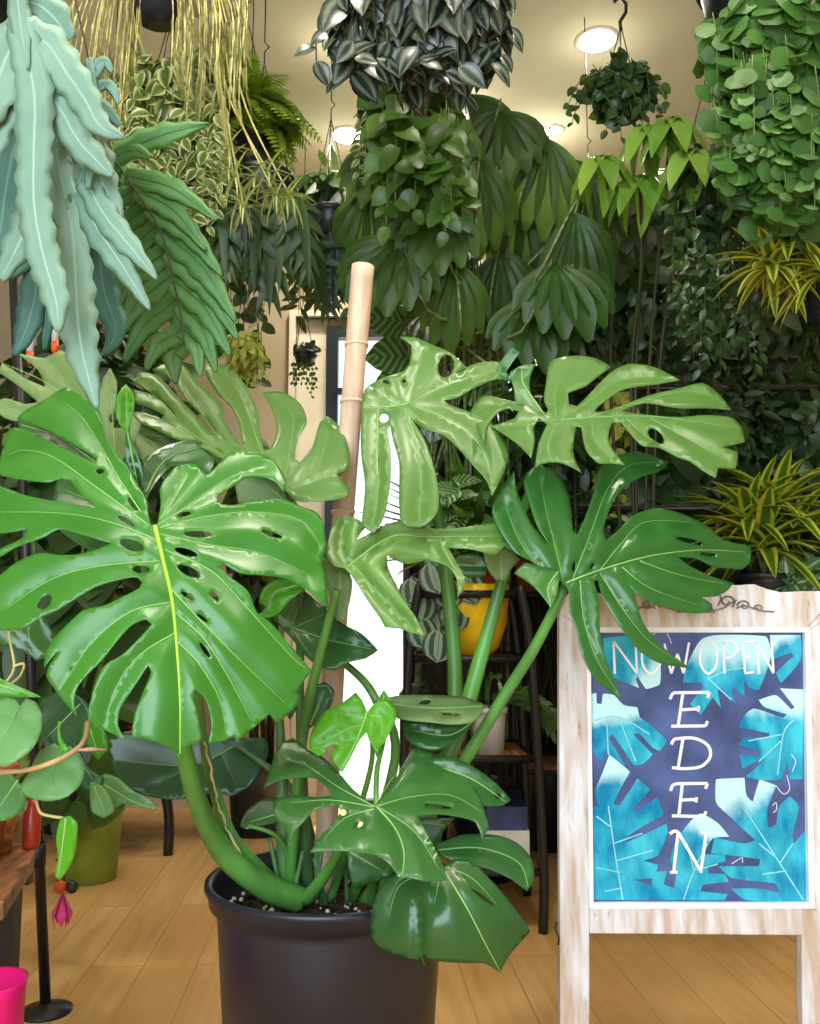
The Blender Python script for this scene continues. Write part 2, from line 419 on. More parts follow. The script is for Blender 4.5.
M['yellow'] = plain('yellow_ceramic', (240, 200, 20), .35, var=.06)
M['white'] = plain('white_ceramic', (214, 214, 210), .35, var=.04)
M['greenpot'] = plain('olive_ceramic', (130, 148, 48), .45, var=.08)
M['pink'] = plain('pink_plastic', (236, 26, 120), .35, var=.05)
M['wood'] = plain('brown_wood', (142, 92, 54), .55, var=.25, scale=9, stretch=(8, 1, 8))
M['basket'] = plain('cane_weave', (150, 96, 48), .8, var=.3, scale=60, bs=1)
M['wall'] = plain('beige_wall', (180, 164, 132), .85, .2, var=.03, scale=3)
M['ceil'] = plain('ceiling_paint', (226, 216, 182), .9, .1, var=.02, scale=2)
M['trim'] = plain('pale_trim', (226, 214, 190), .5, var=.02)
M['door_frame'] = plain('dark_door_frame', (28, 34, 44), .4, var=.05)
M['concrete'] = plain('outdoor_paving', (190, 188, 182), .8, var=.06)
def floor_mat():
    t = NT('maple_floor'); tc = t.new('ShaderNodeTexCoord'); mp = t.new('ShaderNodeMapping')
    mp.inputs['Rotation'].default_value = (0, 0, math.radians(90-4)); t.link(tc.outputs['Object'], mp.inputs[0])
    b = t.new('ShaderNodeTexBrick'); b.offset = .37; b.inputs['Scale'].default_value = 1
    b.inputs['Brick Width'].default_value = 1.3; b.inputs['Row Height'].default_value = .13; b.inputs['Mortar Size'].default_value = .0022
    b.inputs['Mortar Smooth'].default_value = .4
    b.inputs['Color1'].default_value = lin((222, 182, 120)); b.inputs['Color2'].default_value = lin((206, 160, 98)); b.inputs['Mortar'].default_value = lin((160, 116, 66))
    t.link(mp.outputs[0], b.inputs['Vector'])
    n = t.noise(7, 5, vec=mp.outputs[0], stretch=(.5, 6, 1)); n2 = t.noise(1.7, 3, vec=mp.outputs[0], stretch=(.6, 2, 1))
    c = t.mix(t.ramp(n, .35, .75), b.outputs[0], lin((196, 148, 88))); 
    c = t.mix(t.math('MULTIPLY', t.ramp(n2, .5, .8), .4), c, lin((232, 196, 140)))
    return t.bsdf(c, .38, .45, bump=b.outputs['Fac'], bs=-.15)
M['floor'] = floor_mat()
def wash_mat():
    t = NT('whitewashed_wood'); tc = t.new('ShaderNodeTexCoord')
    n = t.noise(5, 6, vec=tc.outputs['Object'], stretch=(9, 9, 1.2)); n2 = t.noise(14, 4, vec=tc.outputs['Object'], stretch=(5, 5, .7)); n3 = t.noise(3, 3, vec=tc.outputs['Object'])
    tan_ = t.mix(n2, lin((176, 146, 122)), lin((216, 200, 186)))
    c = t.mix(t.ramp(t.math('ADD', t.math('MULTIPLY', n, .7), t.math('MULTIPLY', n3, .3)), .42, .6), tan_, lin((226, 226, 232)))
    c = t.mix(t.ramp(n2, .66, .76), c, lin((140, 108, 88)))
    return t.bsdf(c, .75, .2, bump=n2, bs=.3)
M['wash'] = wash_mat()
M['wash_edge'] = plain('white_bead', (240, 243, 250), .6, var=.03)
M['chalk_blue'] = plain('slate_blue_board', (86, 100, 150), .85, .15, var=.12, scale=14)
M['chalk'] = plain('chalk_white', (244, 244, 250), .9, .1, var=.02)
M['scroll'] = plain('carved_scroll', (128, 112, 98), .7, var=.2, scale=40)
def paint_mat(name, dark, light, tipc):
    t = NT(name); a = t.new('ShaderNodeAttribute', attribute_name='leafdata'); s = t.new('ShaderNodeSeparateColor'); t.link(a.outputs['Color'], s.inputs[0])
    n = t.noise(28, 5, stretch=(1, 1, .5)); c = t.mix(t.ramp(n, .35, .65), lin(dark), lin(light))
    c = t.mix(t.ramp(t.math('ADD', s.outputs[0], t.math('MULTIPLY_ADD', n, .35, -.17)), .42, .62), c, lin(tipc))
    return t.bsdf(c, .85, .15)
M['teal'] = paint_mat('teal_paint', (22, 132, 176), (70, 196, 220), (196, 240, 244))
M['teal_line'] = plain('pale_cyan_paint', (150, 226, 236), .85, .1, var=.05)
M['lamp'] = NT('lamp_glow').bsdf(lin((255, 240, 210)), emit=(1, .93, .78, 1), es=40)

# ================================================================ room
def struct(name, mb, mat):
    return tag(mb.build(name, mat, None, smooth=False), kind='structure')
XL, XR, YF, YB, H = -2.1, 2.0, -2.2, 4.25, 3.0
struct('floor', MB().box((XL-.2, YF, -.1), (XR+.2, YB+.12, 0)), M['floor'])
struct('ceiling', MB().box((XL-.2, YF, H), (XR+.2, YB+.12, H+.12)), M['ceil'])
struct('wall_left', MB().box((XL-.12, YF, 0), (XL, YB, H)), M['wall'])
struct('wall_right', MB().box((XR, YF, 0), (XR+.12, YB, H)), M['wall'])
dx0 = P(326, 400, YB)[0]; dx1 = dx0+.98; dz = P(330, 326, YB)[2]
cx0 = P(289, 400, YB)[0]; cx1 = dx1+.17; cz = P(330, 312, YB)[2]
m = MB().box((XL, YB, 0), (cx0+.03, YB+.12, H)).box((cx1-.03, YB, 0), (XR, YB+.12, H)).box((cx0+.03, YB, cz-.03), (cx1-.03, YB+.12, H))
struct('wall_back', m, M['wall'])
m = MB().box((cx0, YB-.03, 0), (cx0+.03, YB+.1, cz)).box((cx1-.03, YB-.03, 0), (cx1, YB+.1, cz)).box((cx0+.03, YB-.03, cz-.03), (cx1-.03, YB+.1, cz))
m.box((cx0+.03, YB+.02, 0), (dx0, YB+.1, cz-.03)).box((dx1, YB+.02, 0), (cx1-.03, YB+.1, cz-.03)).box((dx0, YB+.02, dz), (dx1, YB+.1, cz-.03))
struct('trim_1', m, M['trim'])
fw = .055
m = MB().box((dx0, YB, 0), (dx0+fw, YB+.06, dz)).box((dx1-fw, YB, 0), (dx1, YB+.06, dz)).box((dx0+fw, YB, dz-fw), (dx1-fw, YB+.06, dz)).box((dx0+fw, YB, 0), (dx1-fw, YB+.06, .03))
dr = struct('door_1', m, M['door_frame'])
def glass_mat():
    t = NT('door_glass'); g = t.new('ShaderNodeBsdfGlossy'); g.inputs['Roughness'].default_value = .02; tr = t.new('ShaderNodeBsdfTransparent'); mx = t.new('ShaderNodeMixShader'); mx.inputs[0].default_value = .06
    t.link(tr.outputs[0], mx.inputs[1]); t.link(g.outputs[0], mx.inputs[2]); t.link(mx.outputs[0], t.out.inputs[0]); return t.m
MB().box((dx0+fw, YB+.027, .03), (dx1-fw, YB+.033, dz-fw)).build('pane', glass_mat(), dr, False)
MB().box((dx0+fw, YB-.02, 1.93), (dx0+fw+.07, YB+.01, 1.96)).build('door_closer', M['door_frame'], dr, False)
struct('baseboard_left', MB().box((XL, YF, 0), (XL+.015, YB, .1)), M['trim'])
struct('baseboard_right', MB().box((XR-.015, YF, 0), (XR, YB, .1)), M['trim'])
struct('baseboard_back', MB().box((XL, YB-.015, 0), (cx0, YB, .1)), M['trim'])
g_ = MB().box((-14, YB+.12, -.12), (14, 30, -.02)).box((-14, -16, -.12), (14, YF, -.02)); struct('ground', g_, M['concrete'])

# ================================================================ ceiling downlights
LIGHTS = [(597, 40, 'largest bright round downlight beside the black hanging hook'), (348, 135, 'round downlight on the ceiling between the fern and the striped basket'),
          (338, 42, 'small round downlight shining through the edge of the silver striped hanging plant'), (462, 98, 'small round downlight just below the silver striped hanging plant'),
          (553, 130, 'round downlight seen above the pleated palm leaf, right of its pair'), (534, 131, 'round downlight seen above the pleated palm leaf, left of its pair'),
          (555, 86, None)]
for i, (px, py, lab) in enumerate(LIGHTS):
    if not lab: continue
    c = PZ(px, py, H); r = .065 if i in (0, 1) else .035
    t = thing('downlight', lab, 'ceiling light', c, 'round downlights in the ceiling')
    MB().lathe((c[0], c[1], H-.008), [(r, .004), (r+.016, .0), (r+.018, .008), (r, .008)], 28, caps=False).build('trim_ring', M['trim'], t)
    MB().lathe((c[0], c[1], H-.006), [(.001, 0), (r, 0), (r, .006), (.001, .006)], 28).build('lamp_disc', M['lamp'], t)
def spot(loc, power, colr=(1, .91, .76), rad=.06, target=None, angle=130):
    l = bpy.data.lights.new('ceiling_spot', 'SPOT'); l.energy = power; l.color = colr; l.shadow_soft_size = rad; l.spot_size = math.radians(angle); l.spot_blend = .6
    o = bpy.data.objects.new('ceiling_spot', l); col.objects.link(o); o.location = loc
    if target is not None:
        o.rotation_euler = (Vector(target)-Vector(loc)).to_track_quat('-Z', 'Y').to_euler()
    return o
for px, py, _ in LIGHTS[:6]:
    c = PZ(px, py, H); pl = bpy.data.lights.new('ceiling_glow_fill', 'POINT'); pl.energy = 1.1; pl.color = (1, .95, .84); pl.shadow_soft_size = .05; po = bpy.data.objects.new('ceiling_glow_fill', pl); col.objects.link(po); po.location = (c[0], c[1], H-.14); spot((c[0], c[1], H-.03), 55 if py in (40, 135) else 34)  # unseen point light added below each downlight to brighten the ceiling
for x, y, p in ((-.5, 1.2, 55), (.35, 1.3, 66), (1.1, 1.5, 30), (-1.3, 2.6, 36), (0.0, .5, 14)):
    spot((x, y, H-.03), p)
w = bpy.data.worlds.new('world'); bpy.context.scene.world = w; w.use_nodes = True
bg = w.node_tree.nodes['Background']; bg.inputs[0].default_value = (.80, .92, 1.0, 1); bg.inputs[1].default_value = 1.5
# daylight through the open shop front behind the viewer and through the back door
def area(loc, target, sx, sy, power, colr):
    l = bpy.data.lights.new('shopfront_daylight', 'AREA'); l.shape = 'RECTANGLE'; l.size = sx; l.size_y = sy; l.energy = power; l.color = colr
    o = bpy.data.objects.new('shopfront_daylight', l); col.objects.link(o); o.location = loc
    o.rotation_euler = (Vector(target)-Vector(loc)).to_track_quat('-Z', 'Y').to_euler(); return o
area((-.7, -1.3, 1.7), (-.2, 1.6, .8), 2.0, 2.0, 98, (.78, .9, 1.0))
sun = bpy.data.lights.new('sun', 'SUN'); sun.energy = 9; sun.angle = .01; sun.color = (1, .95, .85)
so = bpy.data.objects.new('sun', sun); col.objects.link(so); so.rotation_euler = Vector((-.12, -1, -1.7)).to_track_quat('-Z', 'Y').to_euler()
vs = bpy.context.scene.view_settings; vs.view_transform = 'Standard'; vs.look = 'None'; vs.exposure = 0; vs.gamma = 1; vs.use_curve_mapping = False

# ================================================================ A-frame sign
LEAN = math.radians(6); SY0 = 1.60
sn = np.array([0, -math.cos(LEAN), math.sin(LEAN)])
def SP(px, py, off=0.0):
    d = ray(px, py); p0 = np.array([0, SY0, 0])+sn*off; c0 = np.array([0, 0, CAMZ])
    return c0+d*(np.dot(p0-c0, sn)/np.dot(d, sn))
def sprism(name, pts, f, b, mat, parent, smooth=False, data=None, label=None, bev=0):
    V = [SP(*p)+sn*f for p in pts]+[SP(*p)+sn*b for p in pts]; n = len(pts)
    Fc = [tuple(range(n)), tuple(range(2*n-1, n-1, -1))]+[(i, i+n, (i+1) % n+n, (i+1) % n) for i in range(n)]
    o = mesh(name, V, Fc, mat, parent, smooth, data, label)
    if bev: bevel(o, bev)
    return o
sb = SP(696, 1100); sb[2] = 0
sign = thing('sandwich_board_sign', 'whitewashed wooden A-frame chalkboard painted with blue monstera leaves, standing on the maple floor', 'sign', sb)
def zfoot(px): # pixel row where the sign plane meets the floor
    lo, hi = 900, 1300
    for _ in range(40):
        md = (lo+hi)/2
        if SP(px, md)[2] > 0: lo = md
        else: hi = md
    return lo
fl, fr = zfoot(560), zfoot(830)
sprism('leg', [(558, 614), (588, 632), (588, fl), (559, fl)], .012, -.012, M['wash'], sign, bev=.002)
sprism('leg', [(835, 614), (803.5, 632), (807, 908), (799, 933), (801, fr), (836, fr)], .0119, -.012, M['wash'], sign, bev=.002)
top = [(588, 632), (558, 614), (568, 593), (580, 592), (600, 594), (622, 594), (640, 590), (660, 586), (680, 584), (712, 584), (735, 586), (752, 585), (765, 590), (778, 593), (800, 592), (822, 592), (835, 614), (803.5, 632)]
sprism('top_rail', top, .0125, -.012, M['wash'], sign, bev=.002)
sprism('bottom_rail', [(588.2, 904), (806, 904), (818, 909), (818, 934), (588.2, 932)], .0115, -.012, M['wash'], sign, bev=.002)
for q in ([(585, 628), (807, 628), (803, 633), (589, 633)], [(585, 628), (589, 633), (592, 902), (588, 907)], [(588, 907), (592, 901), (805, 901), (811, 907)], [(807, 628), (811, 907), (805.5, 902), (802, 633)]):
    sprism('inner_bead', q, .0145, 0, M['wash_edge'], sign)
board = sprism('board', [(587, 630), (805, 630), (809, 904), (589, 904)], .002, -.006, M['chalk_blue'], sign)
# hinge hook on the left leg and the folded rear frame
hk = MB().tube([SP(557, 922, .01), SP(555, 928, .014), SP(559, 938, .016), SP(558, 945, .014)], .0018, 6)
hk.build('latch_hook', M['black_metal'], sign)
rb = MB()
for px in (577, 812):
    a = SP(px, 640)-sn*.014; fy = SY0+.10; b_ = P(px, 1060, fy); b_[2] = 0.0
    wv = np.array([.022, 0, 0]); tv = np.array([0, .018, 0])
    V = [a-wv, a+wv, a+wv+tv, a-wv+tv, b_-wv, b_+wv, b_+wv+tv, b_-wv+tv]
    rb.add(V, [(0, 1, 2, 3), (7, 6, 5, 4), (0, 4, 5, 1), (1, 5, 6, 2), (2, 6, 7, 3), (3, 7, 4, 0)])
rb.build('rear_frame', M['wash'], sign, False)
def C7(x, y): return (540+x/2.925, 570+y/2.925)
paints = [
 ([(150,362),(165,360),(166,390),(180,392),(184,362),(215,365),(245,395),(285,402),(292,432),(320,450),(372,500),(350,530),(330,520),(290,478),(272,480),(330,540),(300,568),(275,570),(240,520),(212,480),(200,490),(250,572),(215,572),(190,520),(185,560),(165,545),(150,520)], (240,395), (260,520)),
 ([(155,965),(155,690),(172,690),(160,650),(180,600),(203,540),(262,590),(235,640),(215,684),(232,690),(285,610),(322,642),(272,700),(282,708),(342,665),(362,715),(300,750),(248,785),(252,798),(370,742),(374,765),(345,835),(300,850),(345,862),(335,900),(275,905),(325,925),(322,965)], (210,560), (240,720)),
 ([(325,965),(330,885),(372,880),(362,920),(392,930),(398,880),(380,850),(400,790),(440,735),(470,712),(520,740),(553,780),(505,785),(480,832),(540,832),(542,852),(490,866),(492,888),(540,890),(552,912),(475,922),(470,940),(550,948),(540,965)], (510,735), (440,860)),
 ([(515,612),(598,608),(604,660),(622,678),(642,612),(692,630),(665,700),(668,755),(690,745),(700,690),(730,662),(757,690),(738,780),(742,800),(776,762),(779,968),(600,965),(560,932),(640,932),(700,945),(690,918),(560,900),(522,866),(640,866),(645,846),(500,828),(510,782),(600,800),(630,790),(545,712),(515,680)], (570,620), (680,820)),
 ([(770,350),(702,346),(745,402),(735,408),(690,366),(640,380),(655,400),(722,422),(712,432),(625,405),(598,425),(582,460),(672,478),(668,490),(596,490),(582,512),(642,530),(638,542),(585,542),(592,582),(642,555),(650,562),(600,605),(655,615),(705,612),(722,560),(732,612),(768,612)], (700,360), (690,520)),
 ([(425,290),(470,205),(520,190),(662,195),(676,250),(640,352),(612,345),(600,320),(596,335),(600,372),(568,345),(560,350),(572,392),(528,345),(520,352),(530,405),(505,372),(470,425),(440,392),(478,340),(470,330),(418,330)], (540,190), (520,400)),
 ([(185,200),(300,192),(350,270),(350,335),(310,348),(285,310),(280,320),(290,345),(232,322),(192,300)], (340,320), (250,240)),
 ([(672,190),(762,190),(762,262),(705,332),(690,300),(742,252),(735,242),(680,262)], (680,190), (740,280)),
]
for i, (pts, A, B_) in enumerate(paints):
    q = np.array(cr_closed([C7(*p) for p in pts], 4)); A = np.array(C7(*A)); B_ = np.array(C7(*B_))
    vv = [Vector(p) for p in q]; r = geometry.delaunay_2d_cdt(vv+[Vector((x, y)) for x in range(588, 808, 9) for y in range(632, 904, 9) if inside(q, x, y) and np.min(np.abs(q-[x, y]).sum(1)) > 4], [(k, (k+1) % len(vv)) for k in range(len(vv))], [], 0, 1e-4)
    V2 = np.array([tuple(v) for v in r[0]]); Fc = [f for f in r[2] if inside(q, *V2[list(f)].mean(0))]
    off = .0026+.00015*i; ab = A-B_
    g = ((V2-B_)@ab)/(ab@ab)
    data = np.stack([np.clip(g, 0, 1)*.8, g*0, g*0], 1)
    mesh('painted_leaf', [SP(x, y, off) for x, y in V2], Fc, M['teal'], board, False, data)
def strokes(name, lines, w, off, mat, parent, conv=C7):
    mb = MB()
    for L in lines:
        L = [np.array(conv(*p)) for p in L]
        if len(L) > 2: L = smoothpath(L, 5)
        n = len(L); nor = []
        for i in range(n):
            t = L[min(i+1, n-1)]-L[max(i-1, 0)]; t = t/(np.linalg.norm(t)+1e-9); nor.append(np.array([-t[1], t[0]])*w/2)
        V = []
        for p, q in zip(L, nor): V += [SP(*(p+q), off), SP(*(p-q), off)]
        mb.add(V, [(2*i, 2*i+1, 2*i+3, 2*i+2) for i in range(n-1)])
    return mb.build(name, mat, parent, False)
for LL in ([[(200,690),(215,800),(242,965)],[(215,800),(300,770)],[(225,850),(330,820)],[(165,870),(235,885)],[(190,940),(240,930)],[(205,750),(165,720)]],
  [[(600,700),(690,840),(770,965)],[(690,840),(640,800)],[(700,860),(740,800)],[(720,880),(650,890)]], [[(740,440),(712,480),(695,600)],[(712,480),(610,500)],[(705,500),(640,560)]],
  [[(490,800),(450,880),(420,965)],[(450,880),(520,860)],[(450,880),(430,800)]], [[(160,440),(230,430),(320,480)],[(230,430),(280,560)],[(195,434),(200,540)]], [[(490,320),(560,290),(640,290)],[(490,320),(520,240)],[(495,320),(560,380)]]):
    strokes('painted_vein', LL, 1.3, .0042, M['teal_line'], board)
strokes('letter', [[(219, 304), (215, 208)], [(215, 208), (284, 302)], [(284, 302), (279, 205)]], 2.3, .0048, M['chalk'], board)
strokes('letter', [[(325, 205), (300, 235), (302, 280), (325, 303), (350, 280), (352, 235), (325, 205)]], 2.3, .0048, M['chalk'], board)
strokes('letter', [[(364, 215), (384, 303)], [(384, 303), (402, 245)], [(402, 245), (420, 303)], [(420, 303), (436, 212)]], 2.3, .0048, M['chalk'], board)
strokes('letter', [[(493, 203), (472, 225), (470, 275), (492, 303), (516, 278), (515, 225), (493, 203)]], 2.3, .0048, M['chalk'], board)
strokes('letter', [[(540, 303), (536, 210)], [(532, 214), (560, 206), (578, 228), (562, 252), (538, 258)]], 2.3, .0048, M['chalk'], board)
strokes('letter', [[(594, 212), (600, 302)], [(592, 212), (628, 208)], [(596, 256), (622, 252)], [(599, 302), (626, 298)]], 2.3, .0048, M['chalk'], board)
strokes('letter', [[(641, 304), (634, 210)], [(634, 210), (683, 302)], [(683, 302), (677, 206)]], 2.3, .0048, M['chalk'], board)
strokes('letter', [[(380, 378), (388, 362), (400, 358)], [(398, 359), (496, 358)], [(496, 357), (490, 374)], [(418, 360), (404, 456)], [(412, 409), (464, 406)], [(464, 398), (462, 414)], [(384, 457), (484, 456)], [(484, 457), (490, 442)]], 3.1, .0048, M['chalk'], board)
strokes('letter', [[(384, 510), (392, 496), (405, 493)], [(402, 493), (450, 492), (490, 512), (498, 545), (472, 574), (425, 581), (386, 578)], [(418, 495), (404, 578)]], 3.1, .0048, M['chalk'], board)
strokes('letter', [[(382, 646), (388, 630), (402, 625)], [(400, 625), (490, 624)], [(490, 624), (484, 640)], [(416, 628), (406, 718)], [(410, 673), (458, 671)], [(458, 664), (456, 680)], [(386, 719), (478, 721)], [(478, 722), (486, 706)]], 3.1, .0048, M['chalk'], board)
strokes('letter', [[(380, 772), (392, 764), (404, 766)], [(404, 766), (391, 884)], [(380, 884), (402, 884)], [(404, 766), (472, 884)], [(486, 770), (470, 886)], [(470, 768), (496, 770)]], 3.1, .0048, M['chalk'], board)
for L in ([(735,540),(748,560),(738,590)],[(690,630),(712,655),(730,640),(722,600)],[(680,690),(690,680),(692,700),(682,710)],[(560,860),(590,842),(592,856)],[(330,190),(345,180)],[(370,180),(385,215)]): strokes('chalk_mark', [L], .7, .0046, M['chalk'], board)
def spiral(cx, cy, r, a0, turns, sg, n=18):
    return [(cx+r*(1-.8*i/n)*math.cos(a0+sg*2*PI*turns*i/n), cy+r*.8*(1-.8*i/n)*math.sin(a0+sg*2*PI*turns*i/n)) for i in range(n+1)]
sc = MB()
Rr = [[(505,118),(535,112),(560,96),(575,88)], spiral(546,92,25,PI*.3,1.2,-1), spiral(597,104,20,PI,1.2,1), [(575,112),(600,104),(640,118),(684,122)], spiral(640,112,14,PI,1.1,1), [(520,104),(530,84),(526,74)]]
cxm = (696-540)*2.925
for L in Rr:
    for mir in (0, 1):
        Q = [C7((2*cxm-x) if mir else x, y) for x, y in L]
        sc.tube([SP(*q, .0135) for q in smoothpath(Q, 2)], .0017, 6)
sc.tube([SP(*C7(x, 122), .0135) for x in (400, 430, 460, 490, 512)], .0022, 5)
sc.build('carved_scroll', M['scroll'], sign)
for L in ([(803,632),(820,614)],[(806,905),(817,911)],[(588,632),(574,618)]): strokes('mitre_joint', [L], .7, .0131, M['scroll'], sign, conv=lambda x, y: (x, y))
M['ring'] = plain('pole_ring', (222, 190, 160), .6, var=.05)
# ================================================================ the potted monstera
PC = P(331, 876, 1.60); PR = .203; PH_ = PC[2]
mon = thing('potted_monstera', 'huge monstera with split glossy leaves in a black nursery pot', 'potted plant', (PC[0], PC[1], 0))
prof = [(PR*.80, 0), (PR*.935, PH_-.05), (PR*.94, PH_-.036), (PR+.0, PH_-.034), (PR+.004, PH_-.012), (PR+.009, PH_-.008), (PR+.008, PH_), (PR-.002, PH_), (PR-.008, PH_-.014), (PR-.014, PH_-.03), (PR-.02, PH_-.09)]
MB().lathe((PC[0], PC[1], 0), prof, 72).build('pot', M['black_plastic'], mon)
so_ = MB(); sr = PR-.018
so_.lathe((PC[0], PC[1], PH_-.07), [(.001, .02), (sr*.3, .024), (sr*.7, .014), (sr, .008), (sr, -.01)], 48)
for _ in range(260):
    a = random.random()*2*PI; r = sr*math.sqrt(random.random())*.95; so_.sphere((PC[0]+r*math.cos(a), PC[1]+r*math.sin(a), PH_-.052), random.uniform(.003, .008), 4)
so_.build('soil', M['soil'], mon)
pl_ = MB()
for _ in range(110):
    a = random.random()*2*PI; r = sr*math.sqrt(random.random())*.95; pl_.sphere((PC[0]+r*math.cos(a), PC[1]+r*math.sin(a), PH_-.046), random.uniform(.002, .0045), 4)
tag(pl_.build('perlite', M['white'], mon), kind='stuff')
m = MB().tube(pxpath([(324, 900, 1.66), (330, 740, 1.66), (340, 560, 1.655), (352, 400, 1.65), (363, 266, 1.645)]), [.0185, .019, .0195, .0195]+[.0200]*17+[.0215]*4, 20)
pole = m.build('support_pole', M['bamboo'], mon)
for px, py in ((356.5, 345), (352, 402), (343, 512), (330.5, 720)):
    a = P(px, py-1.5, 1.65); b_ = P(px, py+1.5, 1.65); MB().tube([a, b_], .0226, 20).build('node_ring', M['ring'], pole)
tiews = lambda n, pts, w, mat=None: MB().tube(pxpath(pts), [w0*.5*1.5/F for w0 in np.interp(np.linspace(0, 1, (len(pts)-1)*6+1), np.linspace(0, 1, len(w)), w)], 12).build(n, mat or M['stalk'], mon)
tiews('petiole', [(160, 540, 1.32), (176, 700, 1.36), (186, 760, 1.40), (203, 815, 1.45), (228, 858, 1.50), (268, 888, 1.54), (300, 900, 1.57)], [9, 14, 17, 19, 22, 26, 26])
tiews('petiole', [(192, 640, 1.45), (204, 745, 1.47), (216, 795, 1.5), (232, 838, 1.52), (262, 872, 1.56), (290, 900, 1.6)], [7, 9, 12, 13, 14, 16])
br = MB()
sp_ = pxpath([(205, 742, 1.458), (212, 775, 1.468), (216, 795, 1.478), (222, 815, 1.49), (231, 838, 1.5), (246, 862, 1.52)], 5)
br.tube([p+np.array([random.uniform(-.0022, .0022), 0, 0]) for p in sp_], [.0022*random.uniform(.5, 1.3) for _ in sp_], 6)
br.build('dried_sheath', plain('dry_sheath', (206, 196, 150), .8), mon)
tiews('petiole', [(337, 590, 1.46), (324, 640, 1.48), (306, 715, 1.52), (297, 790, 1.56), (288, 900, 1.6)], [8, 9, 11, 10, 14])
tiews('petiole', [(272, 625, 1.60), (281, 740, 1.6), (283, 820, 1.6), (286, 905, 1.6)], [6, 9, 14, 24], M['stalk_dark'])
tiews('petiole', [(410, 408, 1.63), (435, 500, 1.68), (446, 570, 1.70), (455, 690, 1.70), (440, 790, 1.66), (380, 900, 1.62)], [7, 12, 15, 17, 16, 18])
tiews('petiole', [(552, 425, 1.60), (520, 520, 1.66), (502, 580, 1.67), (480, 660, 1.66), (455, 740, 1.63), (405, 840, 1.62), (365, 905, 1.62)], [6, 10, 13, 17, 18, 18, 18])
tiews('petiole', [(566, 583, 1.5), (556, 606, 1.5), (532, 652, 1.53), (505, 695, 1.56), (468, 755, 1.58), (420, 830, 1.6), (372, 900, 1.61)], [8, 10, 11, 12, 13, 13, 14])
tiews('petiole', [(295, 630, 1.62), (350, 668, 1.62), (376, 700, 1.60), (395, 760, 1.6), (350, 905, 1.62)], [5, 8, 9, 10, 12])
tiews('petiole', [(367, 712, 1.5), (372, 760, 1.52), (350, 840, 1.54), (330, 900, 1.58)], [4, 5, 7, 10])
tiews('petiole', [(376, 806, 1.37), (377, 770, 1.42), (384, 735, 1.46), (378, 700, 1.5)], [5, 5, 4, 3], M['stalk'])
tiews('petiole', [(344, 840, 1.45), (330, 868, 1.5), (306, 900, 1.56)], [8, 11, 15])
tiews('petiole', [(445, 880, 1.40), (400, 850, 1.46), (378, 868, 1.5), (372, 905, 1.56)], [5, 8, 10, 10])
tiews('petiole', [(236, 745, 1.74), (300, 800, 1.7), (318, 900, 1.66)], [6, 8, 14], M['stalk_dark'])
tiews('petiole', [(248, 826, 1.55), (280, 840, 1.57), (300, 895, 1.6)], [3, 5, 8])
tiews('petiole', [(283, 490, 1.58), (300, 560, 1.6), (300, 700, 1.62), (306, 900, 1.63)], [6, 8, 9, 16], M['stalk_dark'])
sk = MB()
for _ in range(7):
    x = random.uniform(270, 360); sk.tube(pxpath([(x+random.uniform(-14, 14), random.uniform(835, 860), 1.58), (x, 905, 1.58)]), .004, 6)
sk.build('stem_base', M['stalk_dark'], mon)
kn = tiews('unfurled_stalk', [(128, 425, 1.42), (127, 460, 1.44), (131, 500, 1.46), (150, 600, 1.5)], [5, 4, 5, 6], M['stalk'])

BL = lambda *a, **k: blade(mon, *a, **k)
# 1 the biggest leaf, left
L1 = [(151,525),(148,515),(146,500),(139,487),(127,466),(117,453),(105,436),(100,412),(83,397),(66,387),(44,400),(26,410),(17,418),(30,423),(55,434),(80,448),(96,458),(97,464),(80,456),(60,446),(40,436),(22,429),(10,428),(6,434),(3,448),(-1,462),(0,475),(25,480),(50,482),(62,478),(70,480),(80,493),(92,504),(96,508),(85,506),(60,502),(25,495),(0,486),(-18,480),(-30,500),(-25,525),(0,533),(27,529),(22,538),(0,549),(-14,560),(0,557),(15,548),(46,536),(58,529),(80,534),(100,540),(112,543),(85,553),(61,555),(39,553),(15,563),(0,575),(-18,585),(-25,608),(-10,625),(0,630),(24,628),(41,617),(56,611),(80,596),(98,586),(122,579),(137,577),(142,582),(139,588),(132,592),(105,605),(83,610),(76,616),(54,638),(45,655),(44,668),(50,660),(60,650),(48,668),(46,676),(58,694),(78,718),(74,707),(76,690),(85,677),(102,660),(117,641),(132,625),(146,619),(152,624),(146,631),(122,655),(105,665),(95,685),(89,707),(88,720),(105,730),(127,741),(118,726),(120,709),(132,690),(144,672),(148,665),(151,672),(144,690),(134,716),(132,737),(156,742),(171,749),(180,760),(185,748),(201,741),(198,717),(193,695),(195,689),(206,700),(212,726),(208,743),(221,742),(235,735),(236,742),(252,729),(270,714),(277,724),(300,702),(297,692),(302,684),(311,670),(296,653),(272,624),(257,612),(248,591),(230,577),(219,567),(223,563),(240,573),(260,575),(284,578),(309,591),(321,603),(328,608),(326,577),(322,562),(326,552),(324,525),(318,513),(301,506),(282,499),(262,500),(230,505),(217,502),(217,497),(230,488),(248,477),(267,478),(277,483),(284,493),(286,481),(279,467),(267,456),(252,452),(230,452),(221,462),(206,475),(196,464),(177,466),(165,479),(160,489),(161,503),(157,524)]
